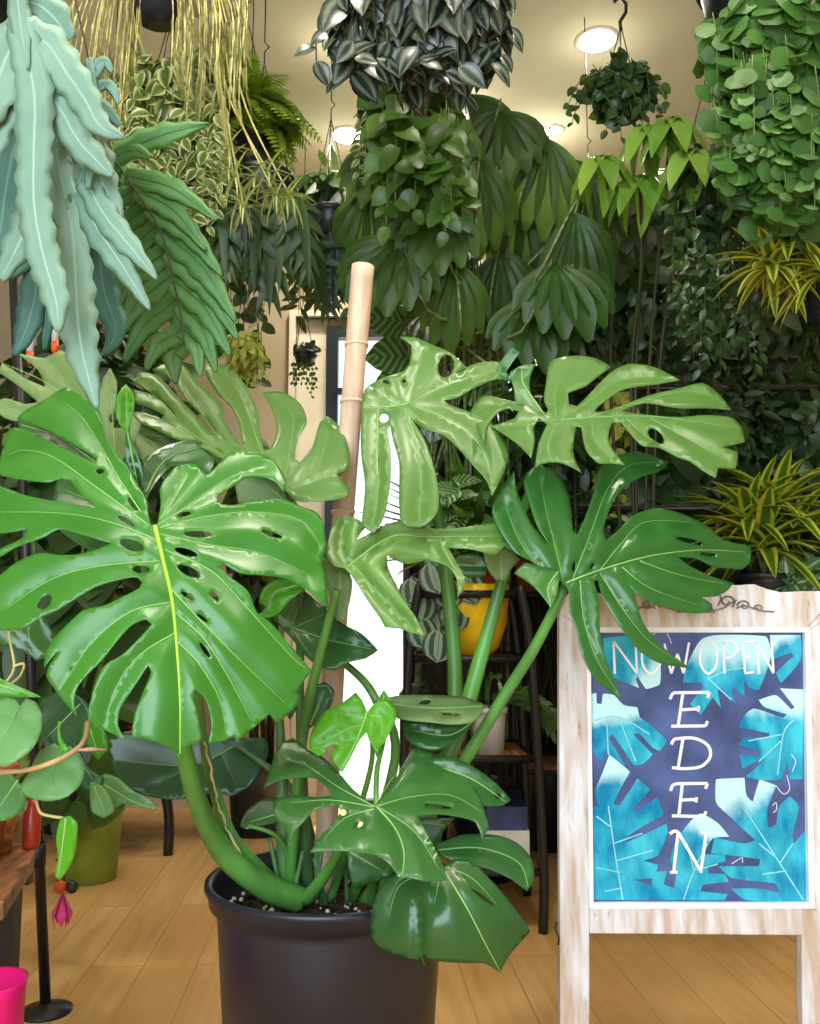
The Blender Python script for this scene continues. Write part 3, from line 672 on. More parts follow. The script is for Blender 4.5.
V1 = [[(155,526),(163,560),(172,600),(177,650),(180,700),(180,754)],[(150,526),(100,490),(55,458),(25,450),(8,455)],[(141,512),(120,480),(100,445),(80,415),(60,400)],[(157,540),(110,522),(60,513),(0,512)],[(160,561),(100,566),(50,580),(2,612)],[(172,602),(130,612),(90,645),(60,690)],[(175,633),(140,655),(115,690),(105,726)],
 [(158,525),(190,505),(225,480),(264,466)],[(160,528),(200,518),(250,512),(300,520),(320,545)],[(160,534),(210,545),(260,553),(310,575)],[(165,550),(210,570),(240,600),(290,655),(306,668)],[(172,590),(205,625),(245,665),(287,705)],[(178,615),(205,640),(230,680),(252,722)],[(178,642),(200,665),(220,700),(226,734)],[(160,520),(172,500),(187,472)]]
H1 = [[(36,607),(41,598),(48,594),(52,597),(50,604),(43,610)],ell(184,514,7,2.6,-12),ell(198,534,15,3.2,2),ell(186,552,12,3.8,16),ell(189,571,13,4.6,24),ell(187,596,8,2,36),ell(215,596,6,2.4,52),ell(202,618,7,1.8,36),ell(272,534,11,2.6,18),ell(205,650,9,2.4,56),ell(100,471,4.2,3),ell(126,521,10,2.8,32),ell(132,545,13,5.5,18),ell(141,569,9,4,4),ell(133,504,8,3,52)]
def flop1(Q): return .10*np.clip((Q[:, 1]-660)/100, 0, 2)**1.5*0 - .0*Q[:, 0]
BL(L1, V1, 1.30, g=(.03, -.10), o=(155,527), bow=.022, amp=.011, vw=26, mat=M['mon'], holes=H1, step=5, vein_r=.0013, vein_mat=M['vein_bright'], midr=2.6, label='bright green front leaf with lime midrib', flop=flop1)
# curled lobe
BL([(259,602),(263,588),(278,579),(296,581),(304,590),(290,600),(280,612),(268,618),(256,616),(267,607)], [[(300,585),(275,592),(268,610)]], 1.4, mat=M['mon_new'], amp=.01, vw=12)
# 2
L2 = [(283,487),(268,478),(245,470),(222,459),(200,447),(176,439),(152,428),(133,421),(132,412),(145,413),(161,419),(164,415),(150,408),(133,402),(134,390),(148,393),(161,400),(172,412),(176,417),(165,403),(152,393),(133,382),(138,373),(150,373),(161,378),(179,398),(194,413),(213,434),(216,433),(205,418),(191,404),(178,388),(167,375),(153,370),(161,365),(182,364),(200,384),(222,404),(223,417),(234,437),(242,446),(240,428),(232,408),(216,392),(205,373),(207,364),(228,366),(240,377),(249,392),(258,413),(260,432),(264,450),(269,450),(277,431),(271,407),(262,392),(283,392),(301,404),(307,422),(298,438),(294,458),(300,462),(312,447),(320,422),(327,416),(341,428),(350,456),(348,470),(336,474),(350,488),(348,497),(320,501),(295,500)]
BL(L2, [[(283,487),(262,452),(247,410),(228,374)],[(280,482),(222,440),(192,398),(168,370)],[(262,476),(200,440),(166,408),(138,380)],[(230,460),(180,428),(138,412)],[(284,482),(292,440),(292,415),(275,397)],[(286,488),(315,470),(325,445),(328,424)],[(288,492),(320,480),(345,476)]], 1.53, g=(-.02, -.22), o=(283,487), bow=.02, amp=.012, vw=16, mat=M['mon_olive'], vein_mat=M['vein_soft'])
BL([(240,508),(235,480),(250,462),(275,468),(285,478),(296,498),(290,506),(262,506)], [[(285,500),(258,478)]], 1.6, mat=M['mon_pale'], amp=.006)
# 3
L3 = [(2,362),(25,378),(45,387),(38,370),(15,352),(45,358),(60,350),(80,362),(90,378),(100,390),(103,378),(110,368),(117,382),(115,405),(113,428),(122,428),(133,416),(141,424),(132,445),(120,462),(100,458),(90,442),(60,444),(30,424),(5,418),(-10,404),(5,398),(25,404),(38,402),(20,387),(0,372)]
BL(L3, [[(118,458),(90,420),(50,385),(5,364)],[(108,445),(80,400),(48,362)],[(115,452),(112,410),(110,375)],[(100,450),(50,425),(0,405)]], 1.62, g=(0, -.15), mat=M['mon_pale'], amp=.008, vw=14, holes=[ell(113,418,4,5,20)])
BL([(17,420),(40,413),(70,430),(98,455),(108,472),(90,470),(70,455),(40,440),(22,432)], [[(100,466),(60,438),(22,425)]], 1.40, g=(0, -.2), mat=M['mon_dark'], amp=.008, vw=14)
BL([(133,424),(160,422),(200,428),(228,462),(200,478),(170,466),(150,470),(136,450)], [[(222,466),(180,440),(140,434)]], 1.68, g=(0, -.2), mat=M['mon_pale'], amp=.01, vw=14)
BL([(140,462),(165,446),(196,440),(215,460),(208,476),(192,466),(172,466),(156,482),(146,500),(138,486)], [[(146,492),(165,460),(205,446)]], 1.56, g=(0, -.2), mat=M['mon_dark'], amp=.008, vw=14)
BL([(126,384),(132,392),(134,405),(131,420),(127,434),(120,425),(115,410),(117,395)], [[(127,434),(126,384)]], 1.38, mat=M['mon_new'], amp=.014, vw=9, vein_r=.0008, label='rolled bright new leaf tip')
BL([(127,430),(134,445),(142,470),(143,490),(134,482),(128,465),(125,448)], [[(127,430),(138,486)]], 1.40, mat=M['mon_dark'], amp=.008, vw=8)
# 4
L4 = [(362,402),(365,389),(382,378),(404,371),(410,364),(411,345),(404,340),(399,337),(413,337),(433,345),(453,354),(467,369),(455,374),(477,363),(499,362),(507,373),(511,381),(497,379),(472,389),(457,398),(443,400),(450,405),(472,413),(497,428),(508,447),(506,467),(497,486),(492,496),(487,481),(472,464),(457,447),(443,435),(423,428),(412,420),(421,433),(431,457),(438,486),(438,511),(426,525),(413,527),(401,523),(399,501),(399,462),(393,440),(390,425),(387,430),(390,447),(390,481),(384,516),(374,533),(362,525),(365,486),(361,452),(361,418)]
H4 = [ell(446,366,8,12,12),ell(386,382,4,1.8,22),ell(404,381,2,2),ell(371,388,3,1.4,30),ell(384,418,5,5)]
BL(L4, [[(408,404),(385,407),(364,405)],[(408,404),(416,375),(424,348)],[(409,404),(450,384),(505,368)],[(410,405),(460,425),(485,455),(493,492)],[(404,406),(415,440),(421,480),(419,522)],[(378,408),(377,450),(378,490),(372,529)],[(395,405),(380,392),(368,385)]], 1.60, g=(-.02, -.16), o=(408,404), bow=.035, amp=.012, vw=18, mat=M['mon_olive'], holes=H4, vein_mat=M['vein'])
BL([(500,363),(512,348),(520,352),(506,372),(512,382),(504,380),(497,370)], [[(505,372),(514,352)]], 1.6, mat=M['mon_mid'], amp=.01, vw=6, vein_r=0)
# 5
L5 = [(548,409),(546,415),(529,406),(500,398),(482,395),(471,411),(478,428),(484,444),(487,428),(497,413),(508,408),(519,411),(515,418),(491,426),(515,442),(531,458),(535,439),(533,428),(539,418),(547,424),(539,442),(535,466),(550,462),(562,463),(574,468),(582,473),(577,464),(573,450),(576,426),(581,427),(586,450),(599,463),(612,463),(625,465),(613,450),(608,439),(612,423),(621,422),(628,431),(643,446),(658,447),(680,458),(690,461),(702,470),(716,478),(718,468),(736,468),(738,452),(722,447),(745,442),(742,428),(733,418),(706,415),(680,417),(640,414),(622,411),(643,403),(680,408),(709,408),(731,410),(720,395),(703,383),(680,388),(650,395),(621,406),(606,412),(594,411),(606,400),(625,389),(658,384),(680,380),(654,367),(628,364),(610,373),(595,388),(577,406),(569,404),(568,393),(586,386),(597,377),(611,367),(595,358),(570,356),(550,362),(546,384),(544,400)]
BL(L5, [[(560,420),(606,417),(660,417),(738,428)],[(562,418),(588,402),(622,380),(672,377)],[(556,416),(556,385),(575,362)],[(590,417),(640,401),(690,391),(724,402)],[(556,420),(530,422),(494,427)],[(552,416),(515,402),(478,410)],[(556,424),(548,445),(552,460)],[(592,420),(595,440),(614,462)],[(625,417),(645,435),(680,456)],[(650,418),(690,440),(730,462)]], 1.56, g=(-.01, -.28), o=(560,420), bow=.028, amp=.014, vw=15, mat=M['mon_olive'], holes=[ell(656,436,10,5.5,45)], vein_mat=M['vein_soft'])
BL([(509,374),(520,366),(536,364),(530,376),(530,392),(541,408),(545,420),(530,412),(515,402),(514,388)], [[(544,414),(524,385),(522,370)]], 1.63, g=(0, -.1), mat=M['mon_mid'], amp=.01, vw=12)
# 6
L6 = [(563,583),(556,577),(545,570),(530,560),(516,553),(500,530),(492,513),(495,500),(502,486),(514,471),(517,491),(524,508),(532,525),(545,540),(550,546),(545,538),(537,525),(531,508),(524,481),(527,472),(535,466),(548,467),(558,474),(565,484),(571,508),(573,530),(577,535),(582,525),(588,510),(594,491),(597,472),(604,461),(617,455),(640,452),(669,463),(658,472),(645,475),(623,488),(610,508),(603,533),(606,540),(618,531),(634,515),(658,508),(685,515),(709,527),(724,540),(751,546),(750,563),(743,569),(729,568),(712,566),(696,558),(678,557),(690,566),(716,578),(734,583),(728,590),(717,596),(702,597),(712,604),(713,610),(700,613),(685,612),(664,607),(644,599),(630,587),(628,583),(634,594),(644,624),(664,648),(690,668),(676,666),(660,663),(637,648),(617,621),(603,597),(598,580),(594,581),(599,600),(600,631),(606,659),(623,699),(610,691),(596,680),(582,655),(577,631),(570,611),(570,594)]
H6 = [ell(574,567,1.6,5,10),ell(592,566,1.8,4,25),ell(690,541,16,2.4,14),ell(708,554,8,1.8,6)]
BL(L6, [[(566,583),(600,570),(650,556),(700,550),(746,552)],[(563,580),(556,550),(545,505),(540,475)],[(573,579),(590,535),(607,490),(628,466),(657,462)],[(600,570),(620,545),(645,522),(692,522)],[(560,578),(525,550),(505,505)],[(580,580),(584,620),(597,660),(617,691)],[(600,573),(625,612),(650,642),(686,665)],[(622,567),(650,588),(700,606)],[(640,561),(680,575),(726,584)]], 1.47, g=(.02, -.06), o=(566,583), bow=.02, amp=.014, vw=17, mat=M['mon_six'], holes=H6, vein_mat=M['vein'], tint=.5)
BL([(514,573),(525,563),(540,566),(559,570),(558,590),(551,608),(541,594),(528,582)], [[(558,572),(548,588),(551,606)]], 1.46, mat=M['mon_mid'], amp=.008, vw=12, g=(0, -.1))
BL([(483,549),(500,547),(514,552),(520,560),(510,570),(506,580),(496,580),(486,566)], [[(502,580),(500,552)]], 1.6, mat=M['mon_pale'], amp=.006, vw=12)
# 7
L7 = [(345,568),(334,566),(327,558),(327,545),(331,530),(335,520),(342,516),(352,517),(359,520),(368,526),(362,531),(356,540),(365,536),(380,527),(398,521),(418,520),(431,528),(458,528),(485,524),(504,523),(515,530),(516,549),(504,546),(495,555),(471,549),(448,548),(458,566),(465,579),(464,590),(457,598),(458,586),(455,574),(448,566),(437,562),(425,561),(408,564),(395,560),(387,555),(388,568),(396,584),(405,602),(416,618),(424,636),(411,632),(400,628),(385,627),(380,618),(372,606),(360,588),(352,575)]
BL(L7, [[(347,567),(390,537),(430,537),(512,536)],[(347,565),(340,545),(345,522)],[(356,568),(380,595),(415,630)],[(440,537),(445,550),(462,578)]], 1.46, g=(.0, -.12), o=(347,567), bow=.012, amp=.02, vw=12, mat=M['mon_olive'], vein_mat=M['vein'], tint=1)
BL([(322,560),(330,556),(345,568),(352,580),(350,600),(344,622),(336,620),(330,600),(326,580)], [[(340,566),(340,618)]], 1.5, mat=M['mon_pale'], amp=.006, vw=12)
BL([(448,560),(470,553),(486,560),(486,576),(470,578),(455,570)], [[(450,564),(484,566)]], 1.62, mat=M['mon_dark'], amp=.006, vw=8)
# 8
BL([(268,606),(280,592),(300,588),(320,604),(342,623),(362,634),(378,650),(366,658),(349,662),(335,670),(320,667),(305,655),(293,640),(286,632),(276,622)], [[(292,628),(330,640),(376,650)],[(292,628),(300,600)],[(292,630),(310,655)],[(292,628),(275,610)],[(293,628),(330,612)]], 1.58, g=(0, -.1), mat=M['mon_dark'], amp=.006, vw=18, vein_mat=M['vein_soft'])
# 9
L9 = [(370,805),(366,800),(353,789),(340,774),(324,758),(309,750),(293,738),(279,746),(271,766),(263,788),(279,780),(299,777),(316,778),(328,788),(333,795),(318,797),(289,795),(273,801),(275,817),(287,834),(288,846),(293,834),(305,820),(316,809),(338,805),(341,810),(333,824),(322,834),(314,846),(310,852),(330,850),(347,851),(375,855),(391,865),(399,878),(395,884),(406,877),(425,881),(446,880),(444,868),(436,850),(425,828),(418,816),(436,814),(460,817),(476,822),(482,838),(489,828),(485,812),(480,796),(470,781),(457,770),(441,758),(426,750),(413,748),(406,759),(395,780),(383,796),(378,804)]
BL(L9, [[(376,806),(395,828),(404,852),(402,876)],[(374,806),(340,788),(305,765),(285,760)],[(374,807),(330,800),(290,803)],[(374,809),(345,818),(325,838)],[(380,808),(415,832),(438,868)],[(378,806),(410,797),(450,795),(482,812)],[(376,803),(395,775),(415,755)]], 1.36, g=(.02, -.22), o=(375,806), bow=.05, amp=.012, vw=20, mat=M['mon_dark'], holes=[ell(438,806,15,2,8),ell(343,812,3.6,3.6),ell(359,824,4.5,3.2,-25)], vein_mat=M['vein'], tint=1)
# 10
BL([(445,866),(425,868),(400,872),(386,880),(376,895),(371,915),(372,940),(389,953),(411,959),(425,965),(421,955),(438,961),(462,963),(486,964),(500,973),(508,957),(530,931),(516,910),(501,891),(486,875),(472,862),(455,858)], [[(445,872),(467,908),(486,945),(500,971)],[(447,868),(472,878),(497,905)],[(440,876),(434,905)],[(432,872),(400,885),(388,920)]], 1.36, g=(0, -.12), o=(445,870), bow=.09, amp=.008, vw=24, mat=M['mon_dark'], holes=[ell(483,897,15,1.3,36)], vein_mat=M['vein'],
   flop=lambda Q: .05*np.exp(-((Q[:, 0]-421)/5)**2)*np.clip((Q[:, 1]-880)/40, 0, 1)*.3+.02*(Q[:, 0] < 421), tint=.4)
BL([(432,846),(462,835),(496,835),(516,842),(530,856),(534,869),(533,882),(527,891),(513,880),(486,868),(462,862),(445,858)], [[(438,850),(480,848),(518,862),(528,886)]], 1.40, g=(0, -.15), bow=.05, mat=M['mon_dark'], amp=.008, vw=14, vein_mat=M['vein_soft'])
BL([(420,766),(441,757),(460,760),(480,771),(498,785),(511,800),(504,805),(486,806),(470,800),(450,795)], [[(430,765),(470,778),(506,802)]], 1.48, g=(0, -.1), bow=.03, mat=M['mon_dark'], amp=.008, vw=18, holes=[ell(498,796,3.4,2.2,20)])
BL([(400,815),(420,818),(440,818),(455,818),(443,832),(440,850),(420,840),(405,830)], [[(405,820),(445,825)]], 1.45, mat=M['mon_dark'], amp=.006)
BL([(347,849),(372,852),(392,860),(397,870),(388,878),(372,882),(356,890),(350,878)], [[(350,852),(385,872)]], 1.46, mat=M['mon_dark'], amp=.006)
# 12
L12 = [(367,712),(362,700),(356,692),(350,697),(340,704),(328,709),(318,719),(310,736),(309,748),(318,756),(330,750),(333,762),(342,772),(350,758),(359,740),(366,732),(370,742),(377,753),(387,737),(396,719),(397,709),(390,701),(381,699),(372,706)]
BL(L12, [[(367,712),(360,732),(349,756),(342,768)],[(362,725),(345,730),(320,745)],[(364,718),(345,715)],[(370,715),(382,720),(380,742)],[(356,738),(340,742)]], 1.44, g=(0, -.1), bow=.04, amp=.01, vw=12, mat=M['mon_new'], holes=[ell(331,748,7,3,-25)], vein_mat=M['vein'])
BL([(378,700),(384,690),(390,700),(387,715),(382,732),(378,760),(374,745),(376,720)], [[(384,694),(378,755)]], 1.47, mat=M['mon_new'], amp=.01, vw=6)
BL([(312,688),(325,682),(334,690),(330,708),(318,722),(308,730),(306,710)], [[(310,725),(325,690)]], 1.6, mat=M['mon_dark'], amp=.006)
# 13
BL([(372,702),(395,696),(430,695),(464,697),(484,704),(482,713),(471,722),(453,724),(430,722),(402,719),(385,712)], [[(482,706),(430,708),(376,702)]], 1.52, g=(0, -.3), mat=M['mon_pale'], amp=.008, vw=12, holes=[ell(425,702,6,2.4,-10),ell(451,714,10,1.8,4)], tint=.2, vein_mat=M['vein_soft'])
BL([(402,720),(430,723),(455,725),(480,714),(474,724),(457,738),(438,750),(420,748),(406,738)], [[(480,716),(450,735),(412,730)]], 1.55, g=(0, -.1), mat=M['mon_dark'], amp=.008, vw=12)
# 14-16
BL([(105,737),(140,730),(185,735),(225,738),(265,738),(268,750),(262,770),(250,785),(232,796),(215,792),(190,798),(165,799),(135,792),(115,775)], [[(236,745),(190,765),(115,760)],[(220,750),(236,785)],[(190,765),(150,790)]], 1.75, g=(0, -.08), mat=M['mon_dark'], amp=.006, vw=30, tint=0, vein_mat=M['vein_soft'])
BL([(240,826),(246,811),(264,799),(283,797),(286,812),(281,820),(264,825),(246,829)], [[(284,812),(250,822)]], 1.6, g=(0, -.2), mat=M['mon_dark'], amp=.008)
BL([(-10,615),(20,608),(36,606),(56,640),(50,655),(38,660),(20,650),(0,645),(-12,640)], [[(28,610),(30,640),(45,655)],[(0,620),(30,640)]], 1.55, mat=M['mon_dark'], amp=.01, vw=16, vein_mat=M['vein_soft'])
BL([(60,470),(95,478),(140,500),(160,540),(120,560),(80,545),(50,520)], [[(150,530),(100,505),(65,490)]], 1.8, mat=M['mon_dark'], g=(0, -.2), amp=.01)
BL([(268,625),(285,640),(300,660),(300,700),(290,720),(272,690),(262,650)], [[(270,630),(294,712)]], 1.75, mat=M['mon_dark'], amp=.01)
# ================================================================ helpers for the other plants
def hang_wires(root, c, r, top=H, n=3, hookz=.32, wr=.0016):
    """three wires from the rim to a hook, and a cord up to the ceiling"""
    hz = min(top-.05, c[2]+hookz); mb = MB()
    for k in range(n):
        a = 2*PI*k/n+.5; mb.tube([(c[0]+r*math.cos(a), c[1]+r*math.sin(a), c[2]), (c[0], c[1], hz)], wr, 5)
    mb.tube([(c[0], c[1], hz-.005), (c[0], c[1], hz+.03), (c[0]+.012, c[1], hz+.045), (c[0], c[1], hz+.06), (c[0], c[1], top)], wr*1.2, 5)
    return mb.build('hanger', M['black_metal'], root)
def hanging(name, label, cat, px, py, Y, potr, poth, potmat, group=None, pottype='pot', wires=True):
    c = P(px, py, Y)          # rim centre
    t = thing(name, label, cat, (c[0], c[1], c[2]-poth), group)
    pot((c[0], c[1], c[2]-poth), potr, poth, potmat, t, pottype)
    if wires: hang_wires(t, c, potr)
    return t, c
def finish(t, fb, mat, tb=None, smat=None, name='foliage'):
    if fb is not None and fb.V: fb.build(name, mat, t)
    if tb is not None and tb.V: tb.build('stem', smat or M['stem'], t)
def sz(px, Y): return px*Y/F

# ---------------- blue fern, top left foreground: each frond a traced strap with wavy edges
fc = P(-60, -60, 1.28)
fern = thing('hanging_blue_fern', 'blue-green fern with long wavy strap fronds hanging in the top left foreground', 'fern', (fc[0], fc[1], fc[2]-.14))
pot((fc[0], fc[1], fc[2]-.14), .13, .14, M['black_plastic'], fern); hang_wires(fern, fc, .13)
def strap_px(pts, ws, D, mat, dD=0.0, wave=.11, amp=.006, parent=None, tint=.5, label=None, lam=24):
    """traced strap with a scalloped edge; pts in the photograph's frame, ws widths along it"""
    Q = smoothpath([np.array(p, float) for p in pts], 8); n = len(Q); W = np.interp(np.linspace(0, 1, n), np.linspace(0, 1, len(ws)), ws)
    s = 0; V = []; Dt = []; ph = random.random()*6
    for i in range(n):
        t = Q[min(i+1, n-1)]-Q[max(i-1, 0)]; t /= np.linalg.norm(t)+1e-9; nn = np.array([-t[1], t[0]])
        if i: s += np.linalg.norm(Q[i]-Q[i-1])
        for j in (-2, -1, 0, 1, 2):
            w = W[i]*.57*(1+wave*math.sin(s*2*PI/lam+ph+(1.7 if j > 0 else 0)))*j/2
            p = Q[i]+nn*w; y = D+dD*i/(n-1)-amp*(1-abs(abs(j)-1))*1.0+.004*math.sin(s/11+ph)*j/2
            V.append(P(p[0], p[1], y)); Dt.append((tint+.15*math.sin(s/60+ph), abs(j)/2, i/(n-1)))
    Fc = [(i*5+j, (i+1)*5+j, (i+1)*5+j+1, i*5+j+1) for i in range(n-1) for j in range(4)]
    return V, Fc, Dt
def frond_px(root, straps, D, mat, label=None):
    V = []; Fc = []; Dt = []
    for k, (pts, ws, dd, tint) in enumerate(straps):
        v, f, d = strap_px(pts, ws, D+k*.004, mat, dd, tint=tint); o = len(V); V += v; Dt += d; Fc += [[o+i for i in q] for q in f]
    o = mesh('frond', V, Fc, mat, root, True, np.array(Dt), label)
    m = o.modifiers.new('thickness', 'SOLIDIFY'); m.thickness = .001
    return o
frond_px(fern, [([(14,-40),(20,20),(28,70)],[14,20,2],0,.6),
  ([(20,20),(34,90),(34,150),(34,200),(42,250),(56,300),(58,332)],[26,34,32,30,30,24,3],-.03,.75),
  ([(24,30),(48,45),(66,72),(84,98),(100,126),(124,138)],[26,34,34,28,20,2],-.02,.7),
  ([(24,50),(44,85),(62,112),(78,140),(96,160),(112,176)],[24,30,28,26,22,4],.0,.55),
  ([(26,20),(10,50),(-6,90),(-20,130)],[26,44,44,20],-.02,.65),
  ([(30,60),(14,90),(2,120),(-14,160)],[24,30,30,20],-.01,.8),
  ([(20,0),(40,6),(56,20),(70,40)],[20,30,30,10],0,.6)], 1.20, M['fern_blue'])
frond_px(fern, [([(88,58),(90,64),(92,90),(92,130),(88,190)],[3,8,12,16,2],0,.6),
  ([(92,75),(104,62),(112,72)],[12,10,3],0,.6),([(92,92),(108,84),(119,104)],[12,10,3],0,.6),([(90,100),(108,112),(120,126)],[12,12,3],0,.7),
  ([(90,140),(96,160),(104,186),(120,220)],[22,32,26,8],0,.6),
  ([(86,180),(104,214),(128,244),(157,279)],[20,24,20,2],-.03,.65),
  ([(80,190),(96,226),(120,262),(150,310)],[22,26,22,2],-.03,.5),
  ([(88,150),(80,180),(70,210)],[20,24,10],0,.7)], 1.24, M['fern_blue'])
frond_px(fern, [([(56,120),(58,160),(64,190),(72,230),(76,280),(78,320),(84,360),(97,408)],[20,26,26,26,32,34,28,3],-.02,.8),
  ([(50,130),(44,170),(34,210),(16,250),(0,280)],[26,34,34,26,8],0,.4),
  ([(60,150),(80,180),(100,226),(116,262)],[22,30,22,4],0,.5)], 1.27, M['fern_blue'])
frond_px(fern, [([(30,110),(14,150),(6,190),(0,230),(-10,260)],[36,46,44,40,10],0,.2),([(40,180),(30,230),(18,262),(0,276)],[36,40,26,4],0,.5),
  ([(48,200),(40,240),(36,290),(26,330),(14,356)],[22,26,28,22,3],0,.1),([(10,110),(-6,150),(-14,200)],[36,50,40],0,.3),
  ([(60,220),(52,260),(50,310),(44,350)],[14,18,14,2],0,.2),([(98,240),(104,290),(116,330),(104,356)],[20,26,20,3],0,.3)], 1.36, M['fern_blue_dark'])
# its greener frond with a dark rachis
rc = [(114,158),(132,186),(150,212),(164,240),(172,275),(180,310),(184,345)]
rq = smoothpath([np.array(p, float) for p in rc], 6); sl = []
def at(t): return rq[int(t*(len(rq)-1))]
for t, e, w in [(.0,(208,124),22),(.02,(150,158),16),(.12,(217,220),19),(.22,(206,250),20),(.33,(222,276),21),(.45,(236,322),24),(.58,(238,340),24),(.7,(230,356),24),(.82,(216,372),22),(.93,(200,376),20)]:
    a = at(t); e = np.array(e, float); mdl = (a+e)/2+np.array([6, -7]); sl.append(([a, a+(mdl-a)*.5+[0, -2], mdl, e], [w*.8, w, w*.95, 2], -.03, .45+.3*random.random()))
for t, e, w in [(.08,(104,200),18),(.2,(92,232),20),(.32,(96,262),21),(.44,(98,292),23),(.56,(106,318),24),(.68,(112,344),24),(.8,(124,362),23),(.92,(146,370),20),(.99,(176,384),20)]:
    a = at(t); e = np.array(e, float); mdl = (a+e)/2+np.array([-6, -5]); sl.append(([a, a+(mdl-a)*.5, mdl, e], [w*.8, w, w*.95, 2], .03, .25+.3*random.random()))
sl.append((rc, [16, 26, 28, 28, 26, 22, 8], 0, .4))
frond_px(fern, sl, 1.45, M['fern_green'], 'green frond with a dark midrib')
MB().tube([P(p[0], p[1], 1.435) for p in rq], .0016, 6).build('midrib', M['stem_dark'], fern)
MB().tube(pxpath([(60, -60, 1.4), (80, 20, 1.4), (100, 110, 1.43), (114, 158, 1.435)]), .0016, 6).build('stem', M['stem_dark'], fern)

# ---------------- rhipsalis basket, top
t, c = hanging('hanging_mistletoe_cactus', 'black hanging pot of thin stringy tan and yellow stems at the top edge', 'hanging plant', 158, -22, 1.75, sz(29, 1.75), sz(48, 1.75), M['black_plastic'])
tb = MB(); fb = FB()
for i in range(92):
    left = i < 40
    ex = random.uniform(62, 140) if left else random.uniform(170, 248); ey = random.uniform(60, 190) if left and ex > 75 else random.uniform(25, 110)
    if 124 < ex < 186: ey = random.uniform(40, 90)
    p1 = P(ex*.55+158*.45, -34+random.uniform(-14, 6), 1.72+random.uniform(-.08, .1)); p2 = P(ex, ey, 1.72+random.uniform(-.1, .12)); mid = p1*.45+p2*.55; mid[0] = p2[0]*.85+p1[0]*.15; mid[2] = p1[2]*.6+p2[2]*.4
    pp = smoothpath([c+np.array([0, 0, -.01])+rdir()*.02, p1, mid, p2], 5); tb.tube(pp, .0017 if not left else .0013, 4)
    for k in range(3): fb.add(T_STRAP, pp[-1-k*2], rdir()*.4+np.array([0, 0, -1]), (0, -1, 0), .045, ws=1.2)
fb.build('foliage', M['rhip'], t); tb.build('stem', plain('tan_stem', (176, 166, 104), .6, var=.3, scale=30), t)

# ---------------- variegated small-leaved basket, left
t, c = hanging('hanging_hoya', 'dense hanging plant with small cream-edged leaves, left of the green fern', 'hanging plant', 172, 110, 2.25, .12, .14, M['black_plastic'])
fb = FB(); tb = MB(); Y = 2.25
mass(fb, P(172, 110, Y), (sz(58, Y), .16, sz(44, Y)), 520, T_OVALW, .058)
for i in range(44):
    a = P(random.uniform(128, 222), random.uniform(90, 150), Y-.14+random.uniform(-.05, .1)); vine(fb, tb, a, sz(random.uniform(40, 110), Y), T_OVALW, .05, .024)
finish(t, fb, M['hoya'], tb)
# ---------------- boston fern
t, c = hanging('hanging_boston_fern', 'feathery yellow-green fern hanging before the beige ceiling', 'fern', 244, 122, 2.35, .085, .09, M['black_plastic'])
fb = FB(); tb = MB(); Y = 2.35
for i in range(110):
    a = random.uniform(0, 2*PI); e = random.uniform(.1, 1.2)
    frond(fb, tb, c+rdir()*.03, (math.cos(a)*math.cos(e)+.25, math.sin(a)*math.cos(e), math.sin(e)), sz(random.uniform(40, 108), Y), random.uniform(1.3, 2.8), T_PIN, .045, 18, .0012)
finish(t, fb, M['boston'], tb)
# ---------------- trailing variegated spider plant and runners
Y = 2.0
t, c = hanging('hanging_spider_plant', 'spider plant with pale runners dangling small grassy plantlets below the stringy basket', 'hanging plant', 214, -40, Y, .1, .11, M['white'])
fb = FB(); tb = MB(); rosette(fb, c, 16, T_STRAP, .16, -.3, 1.2)
ends = []
for (x0, x1, x2, y2) in ((216,222,234,178),(218,228,268,172),(222,236,276,196),(214,218,228,150),(226,246,290,196),(210,226,244,208)):
    p = pxpath([(214, -30, Y), (x0, 20, Y-.12), (x1, (y2)*.55, Y-.14), (x2, y2, Y-.12)]); tb.tube(p, .0022, 5); ends.append(p[-1])
for (x, y) in ((228,165),(255,178),(270,190),(240,200),(285,196)): ends.append(P(x, y, Y-.1))
for e in ends: rosette(fb, e, 12, T_STRAP, .07, -.8, 1.3)
fb.build('foliage', leafmat('spider_leaf', (120, 140, 60), (170, 184, 100), mid=(222, 222, 168), mp=(.1, .5), rough=.45, trans=.3), t); tb.build('runner', M['straw'], t)
# ---------------- plants with drooping dark lobed leaves
def droop_leaves(t, c, specs, Y, T, mat, tilt=.5, wsc=1.0):
    fb = FB(); tb = MB()
    for (x0, y0, x1, y1) in specs:
        a = P(x0, y0, Y+random.uniform(-.05, .05)); b = P(x1, y1, Y-.05); L = np.linalg.norm(b-a); d = b-a
        fb.add(T, a, d, (random.uniform(-.3, .3), -1, tilt), L*1.03, ws=wsc)
        tb.tube(smoothpath([c, c*.4+a*.6+np.array([0, 0, .04]), a], 4), .0025, 5)
    fb.build('foliage', mat, t); tb.build('stem', M['stem_dark'], t)
t, c = hanging('hanging_elkhorn_plant', 'hanging plant with long drooping dark lobed leaves, before the beige back wall', 'hanging plant', 262, 176, 2.25, .08, .1, M['black_plastic'])
droop_leaves(t, c, [(214,182,198,262),(222,184,224,282),(232,188,206,270),(250,184,262,260),(270,186,270,306),(284,188,300,262),(296,190,312,238),(240,190,246,250),(258,192,250,290),(282,196,278,286),(300,196,312,284),(226,184,240,256),(206,186,186,240)], 2.2, T_PINNAT, M['dk2'], wsc=.85)
t, c = hanging('hanging_arrow_leaf_plant', 'plant with pointed jagged dark leaves hanging just left of the pole top', 'hanging plant', 330, 214, 2.7, .08, .1, M['black_plastic'])
droop_leaves(t, c, [(316,236,326,322),(340,238,318,300),(346,240,352,300),(330,232,344,290),(324,230,300,282),(352,236,372,286),(338,240,334,310),(356,228,386,262)], 2.65, T_PINNAT, M['dk2'], wsc=1.0)
